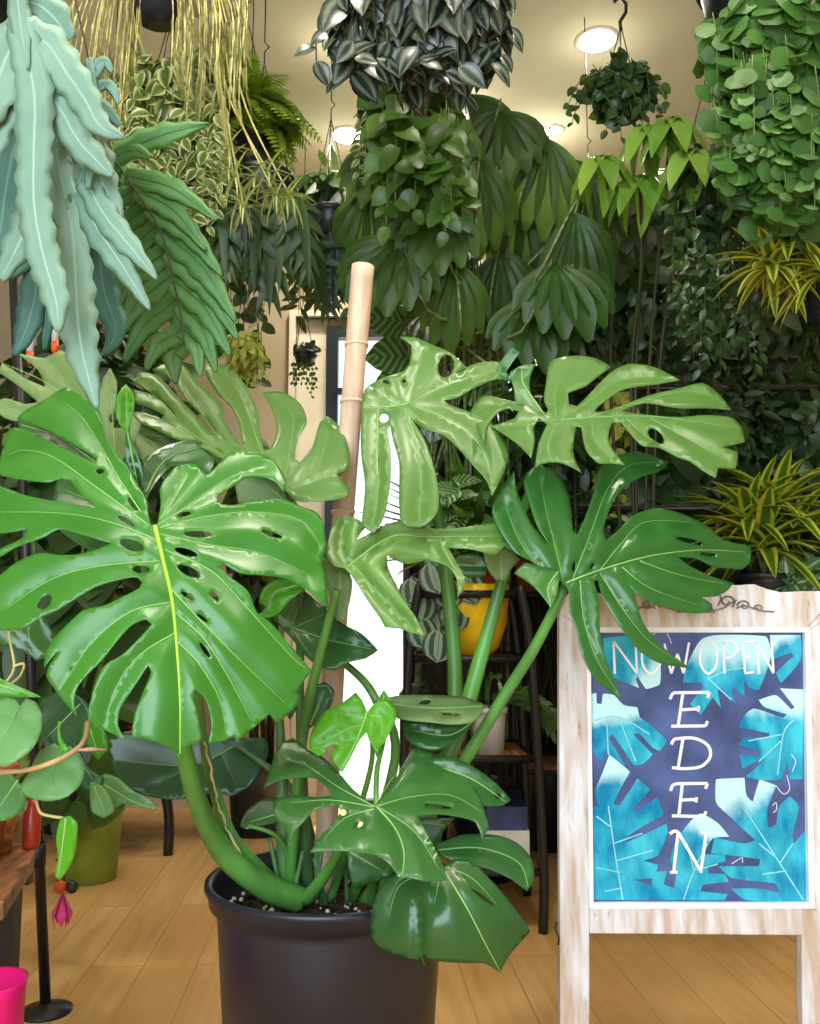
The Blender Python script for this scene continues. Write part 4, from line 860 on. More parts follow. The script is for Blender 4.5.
# ---------------- heart vine and yellow-green trailer before the back wall
t, c = hanging('hanging_heart_vine', 'thin trailing vine with heart leaves against the beige back wall', 'hanging plant', 240, 236, 2.9, .08, .1, M['terra'])
fb = FB(); tb = MB()
for x, y, L in ((232, 250, 130), (242, 246, 160), (262, 250, 140), (250, 250, 70), (222, 250, 120), (268, 262, 110), (212, 256, 110)):
    vine(fb, tb, P(x, y, 2.85), sz(L, 2.85), T_HEART, .065, .055, r=.0015)
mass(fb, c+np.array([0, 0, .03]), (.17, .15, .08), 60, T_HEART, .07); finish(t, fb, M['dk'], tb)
t, c = hanging('hanging_jade_trailer', 'small yellow-green trailing plant beside the door, above the split leaf', 'hanging plant', 246, 344, 2.75, .045, .05, M['black_plastic'])
fb = FB(); tb = MB()
mass(fb, c+np.array([0, 0, -.02]), (sz(18, 2.75), .08, sz(20, 2.75)), 170, T_OVAL, .035)
for i in range(26): vine(fb, tb, c+np.array([random.uniform(-.05, .06), random.uniform(-.05, .03), 0]), sz(random.uniform(14, 48), 2.75), T_OVAL, .03, .016)
finish(t, fb, M['yg'], tb)
# ---------------- tiny hanging pot at the door
Y = 3.9; t, c = hanging('hanging_string_of_hearts', 'tiny dark hanging pot with beaded trailing strands beside the back door', 'hanging plant', 305, 352, Y, sz(11, Y), sz(14, Y), M['black_plastic'], wires=False)
mb = MB()
for dx in (-9, 9): mb.tube([P(305+dx, 354, Y), P(303, 300, Y)], .002, 5)
mb.tube([P(303, 302, Y), (P(303, 300, Y)[0], P(303, 300, Y)[1], H)], .002, 5); mb.build('hanger', M['black_metal'], t)
fb = FB(); tb = MB(); mass(fb, c+np.array([0, 0, .01]), (sz(12, Y), .05, sz(8, Y)), 50, T_HEART, .03)
for x in (-11, -8, -3, 2, 7, 10): vine(fb, tb, P(305+x, 358, Y-.04), sz(random.uniform(22, 44), Y), T_HEART, .026, .022, r=.001, sway=.1)
finish(t, fb, M['dk'], tb)

# ---------------- silver striped basket at the top centre
Y = 1.85; t, c = hanging('hanging_inch_plant', 'large dark purple-green hanging plant with silver striped leaves, top centre', 'hanging plant', 412, 2, Y, .14, .14, M['black_plastic'])
fb = FB(); tb = MB(); cc = P(414, 14, Y)
mass(fb, cc, (sz(92, Y), .19, sz(62, Y)), 380, T_OVALW, .088, down=.7, sv=.2)
for i in range(34):
    a = P(random.uniform(335, 492), random.uniform(10, 52), Y-.12+random.uniform(-.05, .12)); vine(fb, tb, a, sz(random.uniform(10, 44), Y), T_OVALW, .08, .035)
for x, y, L in ((316, 34, 28), (330, 20, 40), (506, 0, 26), (500, 30, 20), (462, 70, 30)): vine(fb, tb, P(x, y, Y-.05), sz(L, Y), T_OVALW, .07, .03)
finish(t, fb, M['zeb'], tb, M['stem_dark'])
# ---------------- small pale-leaved plant and pothos below it
Y = 2.3; t, c = hanging('hanging_pothos', 'pothos with bright green heart leaves hanging under the silver striped plant', 'hanging plant', 412, 96, Y, .1, .12, M['black_plastic'])
fb = FB(); tb = MB(); mass(fb, c, (sz(46, Y), .14, sz(28, Y)), 120, T_HEART, .085)
for i in range(30): vine(fb, tb, P(random.uniform(376, 470), random.uniform(90, 120), Y-.1+random.uniform(-.05, .1)), sz(random.uniform(50, 150), Y), T_HEART, .08, .05)
finish(t, fb, M['md'], tb)
Y = 2.5; t, c = hanging('hanging_fig_vine', 'small-leaved creeping plant with pale edges under the striped plant, beside a round downlight', 'hanging plant', 386, 112, Y, .08, .1, M['black_plastic'])
fb = FB(); tb = MB(); mass(fb, c, (sz(26, Y), .1, sz(14, Y)), 110, T_OVAL, .045)
for i in range(30): vine(fb, tb, P(random.uniform(362, 408), random.uniform(104, 128), Y-.06+random.uniform(-.05, .08)), sz(random.uniform(20, 100), Y), T_OVAL, .04, .02)
finish(t, fb, M['hoya'], tb)
# ---------------- small ivy with a big dark hook
Y = 2.6; t, c = hanging('hanging_ivy', 'small dark ivy basket on a black hook beside the largest downlight', 'hanging plant', 620, 82, Y, .085, .11, M['black_plastic'], wires=False)
mb = MB()
for dx in (-14, 0, 14): mb.tube([P(620+dx, 80, Y+(.05 if dx == 0 else 0)), P(621, 26, Y)], .0018, 5)
mb.tube([P(*q, Y) for q in ((621, 30), (620, 22), (626, 12), (626, 4), (620, -3), (614, 2))], .0055, 8)
mb.tube([P(620, -3, Y), (P(620, -3, Y)[0], Y, H)], .0018, 5); mb.build('hook', M['black_metal'], t)
fb = FB(); tb = MB(); mass(fb, c+np.array([0, 0, -.02]), (sz(30, Y), .1, sz(24, Y)), 200, T_HEART, .05)
for i in range(32): vine(fb, tb, P(random.uniform(590, 652), random.uniform(62, 90), Y-.05+random.uniform(-.06, .08)), sz(random.uniform(20, 70), Y), T_HEART, .042, .03, outward=(random.uniform(-1, 1), 0, 0), sway=.6)
finish(t, fb, M['dk2'], tb)

# ---------------- round-leaved wall of foliage, top right
Y = 1.95; t, c = hanging('hanging_creeping_charlie', 'massive curtain of small round green leaves hanging in the top right corner', 'hanging plant', 772, -30, Y, .17, .17, M['black_plastic'])
fb = FB(); tb = MB()
mass(fb, P(775, 40, Y), (sz(66, Y), .2, sz(85, Y)), 560, T_ROUND, .058, down=.5)
mass(fb, P(785, 150, Y), (sz(66, Y), .17, sz(85, Y)), 620, T_ROUND, .055, down=.6)
for i in range(60): vine(fb, tb, P(random.uniform(712, 835), random.uniform(0, 150), Y-.14+random.uniform(-.04, .12)), sz(random.uniform(40, 120), Y), T_ROUND, .05, .028)
finish(t, fb, M['round'], tb)
# ---------------- shrub with big glossy hanging leaflets (umbrella tree) right of centre
def floor_pot_plant(name, label, cat, px, Y, potr, poth, potmat, group=None):
    x = P(px, 600, Y)[0]; t = thing(name, label, cat, (x, Y, 0), group)
    pot((x, Y, 0), potr, poth, potmat, t); return t, np.array([x, Y, poth-.03])
t, c = floor_pot_plant('umbrella_tree', 'tall umbrella tree whose bright green drooping leaflets catch the light right of centre', 'potted plant', 640, 2.75, .13, .26, M['black_plastic'])
fb = FB(); tb = MB(); Y = 2.3
hub = [(648, 126), (602, 156), (690, 150), (640, 176), (672, 118)]
for hx, hy in hub:
    h_ = P(hx, hy, Y+random.uniform(-.08, .1)); tb.tube(smoothpath([c, P(645+(hx-668)*.5, 420, 2.62), P(655+(hx-660)*.7, hy+90, Y+.15), h_], 6), .005, 6)
    for k in range(7):
        a = k/7*2*PI+.3; f = np.array([math.cos(a), math.sin(a)*.8-.2, -.55]); fb.add(T_BROAD, h_, f, (0, -.3, 1), sz(62, Y), ws=1.7)
finish(t, fb, M['lt'], tb, M['stem_dark'])

# ---------------- the fishtail/fan palms in the centre
t, c = floor_pot_plant('fan_palm', 'tall palm with thin canes and pleated drooping fan leaves in the centre background', 'potted plant', 478, 3.15, .16, .3, M['black_plastic'])
fb = FB(); tb = MB()
fans = [(548,140,92,-.05,T_FAN2),(462,96,88,.2,T_FAN),(424,150,92,-.25,T_FAN2),(500,112,80,.1,T_FAN),(520,190,100,.2,T_FAN2),(440,200,90,-.3,T_FAN),(480,160,90,0,T_FAN2),(575,214,95,.35,T_FAN2),(400,240,90,-.5,T_FAN),(500,250,95,.3,T_FAN2),(555,262,90,.4,T_FAN),(455,262,85,-.1,T_FAN2),(590,180,80,.5,T_FAN2),(372,190,90,-.5,T_FAN2),(385,150,70,-.4,T_FAN),(530,300,80,.2,T_FAN)]
for i, (x, y, s_, tx, T) in enumerate(fans):
    Y = 2.42+random.uniform(-.12, .2); a = P(x, y, Y); fb.add(T, a, (tx*.6, -.35, -1 if T is T_FAN2 else -.55), (0, -1, .5), sz(s_, Y)*1.05)
    b = c+np.array([random.uniform(-.12, .12), random.uniform(-.08, .08), 0]); k = P(460+random.uniform(-30, 50), 380, 2.85)
    tb.tube(smoothpath([b, k, P(x*.6+470*.4, y+70, Y), a+np.array([0, 0, .03]), a], 6), [.005]*6+[.0045]*6+[.0035]*6+[.0025]*7, 6)
for x0, x1 in ((452, 458), (464, 470), (474, 476), (490, 500), (444, 436)):
    tb.tube([c+rdir()*.03]+pxpath([(x0+3, 480, 2.95), (x0, 330, 2.7), (x1, 150, 2.5)]), .0055, 8)
finish(t, fb, M['palm'], tb, M['cane'])
t, c = floor_pot_plant('lady_palm', 'dense dark palm filling the space behind the pleated fan palm', 'potted plant', 545, 3.55, .15, .3, M['black_plastic'])
fb = FB(); tb = MB()
for i in range(46):
    x = random.uniform(425, 680); y = random.uniform(180, 440); Y = 3.1+random.uniform(-.25, .3); a = P(x, y, Y)
    fb.add(T_PALM, a, (random.uniform(-.8, .8), -.6, random.uniform(-.9, .3)), (0, -.6, .8), sz(85, Y)); 
    tb.tube(smoothpath([c+np.array([random.uniform(-.14, .14), random.uniform(-.1, .1), 0]), P(545+(x-545)*.4, 520, 3.35), a], 5), .005, 5)
finish(t, fb, M['dk'], tb, M['stem_dark'])

# ---------------- black racks that carry the rest
def rack(name, label, x0, x1, y0, y1, zs, ztop, r=.011, board=True, slat=False):
    t = thing(name, label, 'plant rack', ((x0+x1)/2, (y0+y1)/2, 0))
    for x in (x0, x1):
        for y in (y0, y1): MB().tube([(x, y, 0), (x, y, ztop)], r, 10).build('post', M['black_metal'], t)
    for z in zs:
        MB().box((x0, y0, z-.012), (x1, y1, z)).build('shelf', M['wood'], t, False)
        MB().tube([(x0, y0, z-.01), (x1, y0, z-.01), (x1, y1, z-.01), (x0, y1, z-.01), (x0, y0, z-.01)], .009, 8).build('rail', M['black_metal'], t)
    return t
RX0, RX1 = P(575, 500, 2.9)[0], 1.7
rack('tall_plant_rack', 'tall black metal plant rack along the right, crowded with dark foliage', RX0, RX1, 2.9, 3.25, (.35, .82, 1.22, 1.62), 1.95)
def shelf_plant(name, label, px, Y, z, potr, poth, potmat, cat='potted plant', group=None):
    x = P(px, 500, Y)[0]; t = thing(name, label, cat, (x, Y, z), group); pot((x, Y, z), potr, poth, potmat, t); return t, np.array([x, Y, z+poth-.02])
def zat(py, Y): return P(410, py, Y)[2]
SP_ = [ # px, shelf z, pot r, h, mat, template, leaf, leafmat, rad px (x, z), n, name, label
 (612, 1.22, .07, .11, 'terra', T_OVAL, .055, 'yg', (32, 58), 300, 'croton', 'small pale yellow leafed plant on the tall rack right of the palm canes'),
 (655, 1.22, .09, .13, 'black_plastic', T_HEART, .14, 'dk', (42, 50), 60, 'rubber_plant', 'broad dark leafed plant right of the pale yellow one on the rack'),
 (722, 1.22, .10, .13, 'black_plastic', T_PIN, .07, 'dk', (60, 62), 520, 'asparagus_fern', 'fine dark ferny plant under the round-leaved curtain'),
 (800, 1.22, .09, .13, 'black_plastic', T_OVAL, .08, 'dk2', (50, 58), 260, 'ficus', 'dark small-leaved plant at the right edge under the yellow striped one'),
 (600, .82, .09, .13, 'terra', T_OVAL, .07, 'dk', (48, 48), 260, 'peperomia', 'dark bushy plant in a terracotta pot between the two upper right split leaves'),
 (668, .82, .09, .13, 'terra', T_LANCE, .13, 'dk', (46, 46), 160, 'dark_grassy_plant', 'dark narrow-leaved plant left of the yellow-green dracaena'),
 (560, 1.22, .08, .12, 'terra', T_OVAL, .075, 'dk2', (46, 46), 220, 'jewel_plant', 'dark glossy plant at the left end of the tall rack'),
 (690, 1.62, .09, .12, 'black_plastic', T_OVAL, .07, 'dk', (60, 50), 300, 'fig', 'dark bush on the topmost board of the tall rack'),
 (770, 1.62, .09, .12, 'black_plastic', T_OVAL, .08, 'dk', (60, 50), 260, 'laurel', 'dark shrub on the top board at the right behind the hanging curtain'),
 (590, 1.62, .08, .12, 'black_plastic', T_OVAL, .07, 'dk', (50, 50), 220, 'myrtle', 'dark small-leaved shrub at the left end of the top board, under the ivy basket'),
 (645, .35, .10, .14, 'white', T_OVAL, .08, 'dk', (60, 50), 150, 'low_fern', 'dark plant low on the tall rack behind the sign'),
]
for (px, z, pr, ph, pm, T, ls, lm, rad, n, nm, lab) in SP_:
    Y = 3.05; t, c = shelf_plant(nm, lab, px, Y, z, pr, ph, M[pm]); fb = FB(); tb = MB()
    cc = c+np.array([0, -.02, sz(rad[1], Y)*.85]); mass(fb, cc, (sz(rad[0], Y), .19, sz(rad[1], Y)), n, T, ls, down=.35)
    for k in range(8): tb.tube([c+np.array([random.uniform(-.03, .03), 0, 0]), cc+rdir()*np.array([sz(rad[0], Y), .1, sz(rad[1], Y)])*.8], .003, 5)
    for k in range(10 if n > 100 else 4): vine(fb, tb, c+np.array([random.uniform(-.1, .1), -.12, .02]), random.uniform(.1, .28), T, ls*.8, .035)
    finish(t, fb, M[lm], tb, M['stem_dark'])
# yellow striped dracaena, upper right, on the tall rack front
Y = 2.1; t, c = hanging('song_of_india', 'yellow-edged strappy plant at the right edge, hanging below the round-leaved curtain', 'hanging plant', 832, 286, Y, .07, .09, M['black_plastic'])
fb = FB(); tb = MB()
for hx, hy in ((796, 262), (812, 240), (772, 268), (824, 276), (790, 244), (842, 256)):
    h_ = P(hx, hy, Y-.05+random.uniform(-.05, .05)); tb.tube([c, h_], .005, 6); rosette(fb, h_, 26, T_BROAD, sz(60, Y), -.5, 1.2, ws=1.0)
finish(t, fb, M['drac2'], tb, M['cane'])
# dark trailing ivy behind right
Y = 2.35; t, c = hanging('hanging_tangle_vine', 'tangle of dark trailing vine between the umbrella tree and the round-leaved curtain', 'hanging plant', 712, 180, Y, .09, .11, M['black_plastic'])
fb = FB(); tb = MB(); mass(fb, c, (sz(34, Y), .12, sz(30, Y)), 160, T_OVAL, .055)
for i in range(46): vine(fb, tb, P(random.uniform(676, 760), random.uniform(160, 230), Y-.05+random.uniform(-.08, .12)), sz(random.uniform(60, 190), Y), T_OVAL, .05, .03)
finish(t, fb, M['dk2'], tb, M['stem_dark'])
# low stand behind the sign: lime dracaena and white-veined plant, pale pots
SX0, SX1 = P(655, 600, 2.7)[0], 1.3; zS = zat(604, 2.62)
rack('display_stand', 'black display stand with wooden boards standing behind the sign', SX0, SX1, 2.6, 2.84, (.3, zS), zS+.01)
Y = 2.68; t, c = shelf_plant('lemon_lime_dracaena', 'dracaena with dark blades edged in lime yellow, just above the sign', 762, Y, zS, .08, .09, M['black_plastic'])
fb = FB(); tb = MB()
for hx, hy, L, n in ((764, 552, 88, 34), (750, 524, 80, 30), (778, 512, 78, 30), (762, 500, 66, 16), (795, 530, 70, 20)):
    h_ = P(hx, hy, Y); tb.tube([c, h_], .006, 6); rosette(fb, h_, n, T_BROAD, sz(L, Y), -.1, 1.35, ws=.85)
finish(t, fb, M['drac'], tb, M['cane'])
Y = 2.64; t, c = shelf_plant('nerve_plant', 'small pale-veined leafy plant in the right corner above the sign', 806, Y, zS, .06, .05, M['white'])
fb = FB(); mass(fb, c+np.array([0, 0, .03]), (sz(32, Y), .07, sz(22, Y)), 150, T_OVALW, .055, down=.1); finish(t, fb, M['fit'])
# pots on the rack behind the dracaena
t, c = shelf_plant('peace_lily', 'light green plant in a pale square pot above the lime-edged dracaena', 778, 3.0, .82, .07, .1, M['white'])
fb = FB(); tb = MB(); rosette(fb, c, 26, T_BROAD, .2, .1, 1.2, ws=1.3); finish(t, fb, M['md'], tb)
# ================================================================ black plant stand, centre right
bx0, bx1 = P(402, 800, 2.58)[0], P(543, 932, 2.58)[0]; yF, yB_ = 2.58, 2.92
zt = [zat(592, yF), zat(657, yF), zat(757, yF), zat(870, yF)]
ps = thing('plant_stand', 'black metal plant stand with brown boards between the monstera and the sign', 'plant stand', ((bx0+bx1)/2, 2.75, 0))
for x, s_ in ((bx0, -1), (bx1, 1)):
    for y in (yF, yB_):
        MB().tube(smoothpath([(x+.0*s_, y, 0), (x+.004*s_, y, .2), (x-.02*s_, y, zt[1]), (x-.05*s_, y, zt[0]+.02)], 5), .0135, 10).build('post', M['black_metal'], ps)
for z in zt:
    f = .05*(z/zt[0]) if z > .3 else 0
    a0, a1 = bx0+f, bx1-f
    MB().box((a0, yF+.01, z-.012), (a1, yB_-.01, z-.002)).build('shelf', M['wood'], ps, False)
    MB().tube([(a0, yF, z-.006), (a1, yF, z-.006), (a1, yB_, z-.006), (a0, yB_, z-.006), (a0, yF, z-.006)], .011, 8).build('rail', M['black_metal'], ps)
mb = MB()
for k, x in enumerate(np.linspace(bx1-.10, bx1-.02, 3)): mb = MB().tube([(x-.01, yB_, 0.05), (x-.02, yB_, zt[0])], .006, 6); mb.build('back_bar', M['black_metal'], ps)
# yellow pot with watermelon peperomia
Y = 2.70; c = P(470, 645, Y); z0 = zt[1]-.002
yr = sz(39, Y); yh = zat(585, Y)-z0
t = thing('peperomia_in_yellow_pot', 'round silver-striped leaves in a bright yellow bowl pot on the black stand', 'potted plant', (c[0], Y, z0))
prof = [(yr*.5, 0), (yr*.72, yh*.12), (yr*.93, yh*.45), (yr, yh*.85), (yr, yh), (yr-.008, yh), (yr-.02, yh*.8)]
MB().lathe((c[0], Y, z0), prof, 40).build('pot', M['yellow'], t); MB().lathe((c[0], Y, z0+yh*.78), [(.001, 0), (yr*.93, 0), (yr*.9, .01), (.001, .012)], 24).build('soil', M['soil'], t)
fb = FB(); tb = MB(); top_ = np.array([c[0], Y, z0+yh*.85])
for (x, y) in ((424,602),(448,590),(434,622),(455,612),(466,586),(440,642),(430,575),(412,590),(418,630),(452,560),(436,560)):
    a = P(x, y-14, Y-.12+random.uniform(-.03, .03)); fb.add(T_ROUND, a, (random.uniform(-.3, .3), -.35, -1), (0, -1, .4), sz(34, Y), ws=.9); tb.tube(smoothpath([top_+rdir()*.02, (top_+a)/2+np.array([0, 0, .05]), a], 4), .002, 5)
finish(t, fb, M['pep'], tb, plain('red_stem', (130, 60, 50), .5))
# terrarium-like glass bowl of moss left, on the second board
Y = 2.7; c = P(425, 750, Y)
t = thing('glass_jar_plant', 'small dark leafy plant in a squat clear glass jar behind the leaning stalks', 'potted plant', (c[0], Y, zt[2]))
def glassm():
    k = NT('clear_glass'); return k.bsdf(lin((200, 214, 214)), .05, .5, 0, 0)
gm = glassm(); gm.node_tree.nodes['Principled BSDF'].inputs['Transmission Weight'].default_value = .9
gr = sz(25, Y); gh = .16
MB().lathe((c[0], Y, zt[2]-.002), [(gr*.8, 0), (gr, .03), (gr, gh), (gr-.004, gh), (gr-.004, .03), (gr*.76, .005)], 28).build('jar', gm, t)
fb = FB(); mass(fb, (c[0], Y, zt[2]+.12), (gr*.95, gr*.9, .09), 140, T_OVAL, .04); finish(t, fb, M['dk2'])
MB().lathe((c[0], Y, zt[2]+.004), [(.001, 0), (gr*.74, 0), (gr*.85, .04), (.001, .045)], 20).build('soil', M['soil'], t)
# white pot with trailing cactus
Y = 2.68; x = P(489, 740, Y)[0]
t = thing('trailing_cactus_in_white_pot', 'trailing jointed green plant in a small white pot on the middle board', 'potted plant', (x, Y, zt[2]-.002)); pot((x, Y, zt[2]-.002), sz(17, Y), sz(44, Y), M['white'], t, taper=.86)
fb = FB(); tb = MB(); c = np.array([x, Y, zt[2]+sz(40, Y)])
for i in range(16):
    a = random.uniform(-.6, 2.4); p = c.copy(); d = np.array([math.cos(a)*.7+.35, -.25, .9]); pts = [p]
    for k in range(9):
        d = d+np.array([.02, 0, -.24]); d /= np.linalg.norm(d); p = p+d*.024; pts.append(p); fb.add(T_PIN, p, d+rdir()*.5, (0, -1, .3), .035, ws=1.1)
    tb.tube(pts, .0022, 5)
finish(t, fb, M['md'], tb)
# printed tin on the lower board
zb = zat(838, yF); xx0, xx1 = P(486, 830, 2.62)[0], P(540, 830, 2.62)[0]
t = thing('printed_box', 'dark blue printed box with a white lower edge on the lowest visible board', 'box', ((xx0+xx1)/2, 2.72, zt[3]))
MB().box((xx0, 2.62, zt[3]), (xx1-.03, 2.86, zb+.01)).build('base', M['white'], t, False)
bt = plain('navy_print', (34, 48, 92), .35, var=.45, scale=16); MB().box((xx0+.004, 2.625, zb+.01), (xx1-.034, 2.855, zb+.075)).build('lid', bt, t, False)
# row on the top board of the stand: calathea, grass, terracotta
def top_plant(nm, lab, px, pr, ph, pm, Y=2.72): return shelf_plant(nm, lab, px, Y, zt[0]-.002, pr, ph, M[pm])
t, c = top_plant('calathea', 'dark calathea with striped oval leaves on top of the black stand', 448, .055, .07, 'black_plastic'); fb = FB(); tb = MB()
for i in range(34):
    a = P(random.uniform(418, 505), random.uniform(486, 560), 2.62+random.uniform(-.05, .12)); fb.add(T_OVALW, a, (random.uniform(-1, 1), -.4, random.uniform(-.6, .4)), (0, -.7, .7), .11); tb.tube(smoothpath([c, (c+a)/2+np.array([0, 0, .03]), a], 3), .002, 5)
finish(t, fb, M['cala'], tb)
t, c = top_plant('grassy_plant', 'tuft of narrow olive grass blades behind the striped leaves', 478, .055, .075, 'terra', 2.84); fb = FB(); rosette(fb, c, 110, T_STRAP, .42, .75, 1.5); finish(t, fb, M['md'])
# terracotta planted pots on a low rack right of the canes
tr = rack('pot_bench', 'dark bench carrying terracotta pots behind the right split leaves', P(515, 600, 3.12)[0], P(640, 600, 3.12)[0], 3.12, 3.42, (.35, .95), .96)
for i, (px, lab) in enumerate(((532, 'terracotta pot with a small yellow-green tuft, left of three behind the dark split leaf'), (572, 'terracotta pot with a small yellow-green tuft, middle of three behind the dark split leaf'), (610, 'terracotta pot with a small yellow-green tuft, right of three behind the dark split leaf'))):
    t, c = shelf_plant('terracotta_pot_plant', lab, px, 3.22, .95, .07, .17, M['terra'], group='terracotta pots on the bench'); fb = FB(); rosette(fb, c, 40, T_STRAP, .16, .2, 1.4, ws=1.5); finish(t, fb, M['boston'])
# broad striped calathea behind the centre leaf
t, c = floor_pot_plant('large_calathea', 'tall calathea with big round striped leaves beside the back door', 'potted plant', 412, 2.95, .12, .25, M['black_plastic'])
fb = FB(); tb = MB()
for (x, y, s_, dx, dz) in ((392,318,56,-.6,.1),(400,350,58,-1,.0),(430,300,60,-.2,.6),(398,372,50,-1,-.3),(440,340,60,.4,-.2),(415,280,56,-.5,.6),(385,296,40,-1,.5),(450,372,56,.6,-.5),(425,392,52,-.2,-.7)):
    a = P(x+18, y+6, 2.9+random.uniform(-.06, .06)); fb.add(T_FLAT, a, (dx, -.2, dz), (0, -1, .35), sz(s_, 2.9)); tb.tube(smoothpath([c, P(425, 520, 2.95), a], 6), .005, 6)
finish(t, fb, M['cala'], tb, M['cane'])
# deep fillers against the back wall on both sides of the door, and up high
def filler(nm, lab, px, Y, z0, h, wpx, n, T, ls, mat, potr=.14, hangit=False):
    if hangit: t, c = hanging(nm, lab, 'hanging plant', px, z0, Y, potr*.7, .12, M['black_plastic']); cc = c
    else:
        t, c = floor_pot_plant(nm, lab, 'potted plant', px, Y, potr, .28, M['black_plastic']); cc = np.array([c[0], Y, z0])
    fb = FB(); tb = MB(); mass(fb, cc, (sz(wpx, Y), .3, h), n, T, ls, shell=.35)
    if not hangit:
        for k in range(14): tb.tube([c+np.array([random.uniform(-.06, .06), 0, 0]), cc+rdir()*np.array([sz(wpx, Y), .2, h])*.8], .006, 5)
    else:
        for k in range(30): vine(fb, tb, cc+np.array([random.uniform(-1, 1)*sz(wpx, Y)*.8, random.uniform(-.15, .1), 0]), random.uniform(.15, .5), T, ls*.85, .045)
    finish(t, fb, M[mat], tb, M['stem_dark'])
bcx0, bcx1 = P(403, 600, 3.5)[0], P(566, 600, 3.5)[0]
bc = thing('backing', 'dark brown wooden bookcase added behind the palm canes to block the door glow', 'backing', ((bcx0+bcx1)/2, 3.65, 0))  # dark shelf unit added to block the door glow between the plants
dw = plain('dark_wood', (66, 44, 28), .6, var=.25, scale=6, stretch=(8, 1, 1))
for x in (bcx0, bcx1-.025): MB().box((x, 3.5, 0), (x+.025, 3.8, 1.62)).build('side_panel', dw, bc, False)
MB().box((bcx0+.025, 3.785, 0), (bcx1-.025, 3.8, 1.62)).build('back_panel', dw, bc, False)
for z in (.04, .42, .8, 1.2, 1.595): MB().box((bcx0+.025, 3.5, z), (bcx1-.025, 3.785, z+.025)).build('shelf', dw, bc, False)
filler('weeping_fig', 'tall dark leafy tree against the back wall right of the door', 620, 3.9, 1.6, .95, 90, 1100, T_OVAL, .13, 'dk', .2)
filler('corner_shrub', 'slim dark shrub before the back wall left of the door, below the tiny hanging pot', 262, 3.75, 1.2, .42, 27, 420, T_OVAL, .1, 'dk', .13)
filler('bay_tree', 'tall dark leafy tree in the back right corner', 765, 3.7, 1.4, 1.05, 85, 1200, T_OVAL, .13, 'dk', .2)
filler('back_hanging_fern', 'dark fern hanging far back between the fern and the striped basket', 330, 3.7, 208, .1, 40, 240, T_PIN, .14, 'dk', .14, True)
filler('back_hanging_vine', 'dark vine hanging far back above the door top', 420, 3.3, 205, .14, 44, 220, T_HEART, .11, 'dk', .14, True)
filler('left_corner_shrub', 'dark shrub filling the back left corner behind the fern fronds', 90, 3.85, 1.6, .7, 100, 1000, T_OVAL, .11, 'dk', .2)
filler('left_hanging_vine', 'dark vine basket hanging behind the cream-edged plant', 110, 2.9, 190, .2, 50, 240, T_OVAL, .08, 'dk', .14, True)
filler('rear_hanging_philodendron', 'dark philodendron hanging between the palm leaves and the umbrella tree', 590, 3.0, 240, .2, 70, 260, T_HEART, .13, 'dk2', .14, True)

# ================================================================ left side
# tall pole of a black garment-style rack with its foot
b0 = PZ(46, 1012, 0); b0[2] = 0
t = thing('black_pole_stand', 'thin black metal pole on a round foot at the left edge', 'stand', b0)
tp = P(13, 262, b0[1]+.02); MB().tube([b0, (b0+tp)/2, tp], .0115, 12).build('pole', M['black_metal'], t)
MB().lathe(b0, [(.055, 0), (.055, .006), (.02, .014), (.012, .02)], 30).build('foot', M['black_metal'], t)
jq = b0+(tp-b0)*.17*1.15; MB().tube([jq-np.array([0, 0, .03]), jq+np.array([0, 0, .02])], .0155, 12).build('collar', M['black_metal'], t)
# wooden-topped bench
A_ = [P(-120, 845, 1.70), P(36, 843, 1.70), P(34, 858, 1.62), P(4, 905, 1.36), P(-160, 905, 1.36)]; zt_ = A_[1][2]
bench = thing('wooden_bench', 'brown wooden bench top on a black frame at the lower left edge', 'bench', (A_[0][0], 1.5, 0))
V = [(q[0], q[1], zt_) for q in A_]+[(q[0], q[1], zt_-.028) for q in A_]; n = 5
mb = MB().add(V, [tuple(range(5)), tuple(range(9, 4, -1))]+[(i, i+5, (i+1) % 5+5, (i+1) % 5) for i in range(5)]); bevel(mb.build('top', M['wood'], bench, False), .003)
for (px, Y) in ((7, 1.68), (-110, 1.66), (-100, 1.4)):
    q = P(px, 900, Y); MB().box((q[0]-.02, Y-.018, 0), (q[0]+.02, Y+.018, zt_-.028)).build('leg', M['black_metal'], bench, False)
q0 = P(-110, 900, 1.66); q1 = P(30, 900, 1.66); MB().box((q0[0], 1.65, zt_-.06), (q1[0], 1.67, zt_-.03)).build('rail', M['black_metal'], bench, False)
# basket and red jar on the bench
q = P(2, 845, 1.64); bk = MB().lathe((q[0]-.03, 1.62, zt_), [(.05, 0), (.058, .03), (.06, .085), (.055, .088), (.05, .03)], 26)
tag(bk.build('cane_basket', M['basket']), 'woven tan basket on the bench at the left edge', 'basket')
q = P(31, 838, 1.66); rj = MB().lathe((q[0], 1.66, zt_), [(.012, 0), (.0155, .01), (.0155, .06), (.009, .07), (.009, .085)], 20); tag(rj.build('red_bottle', M['redpot']), 'small red bottle beside the black pole', 'bottle')
# pink pot on the floor
q = P(-12, 1000, 1.5); pr = .055; t = thing('pink_watering_can', 'hot pink plastic can on the floor in the lower left corner', 'watering can', (q[0], q[1], 0))
MB().lathe((q[0], q[1], 0), [(pr*.9, 0), (pr, .27), (pr+.003, .285), (pr-.003, .285), (pr-.008, .03)], 36).build('body', M['pink'], t)
MB().tube(smoothpath([(q[0]+.02, q[1]-.05, .19), (q[0]+.045, q[1]-.06, .205), (q[0]+.07, q[1]-.062, .225)], 4), .0045, 8).build('spout', plain('dull_pink', (150, 40, 84), .5), t)
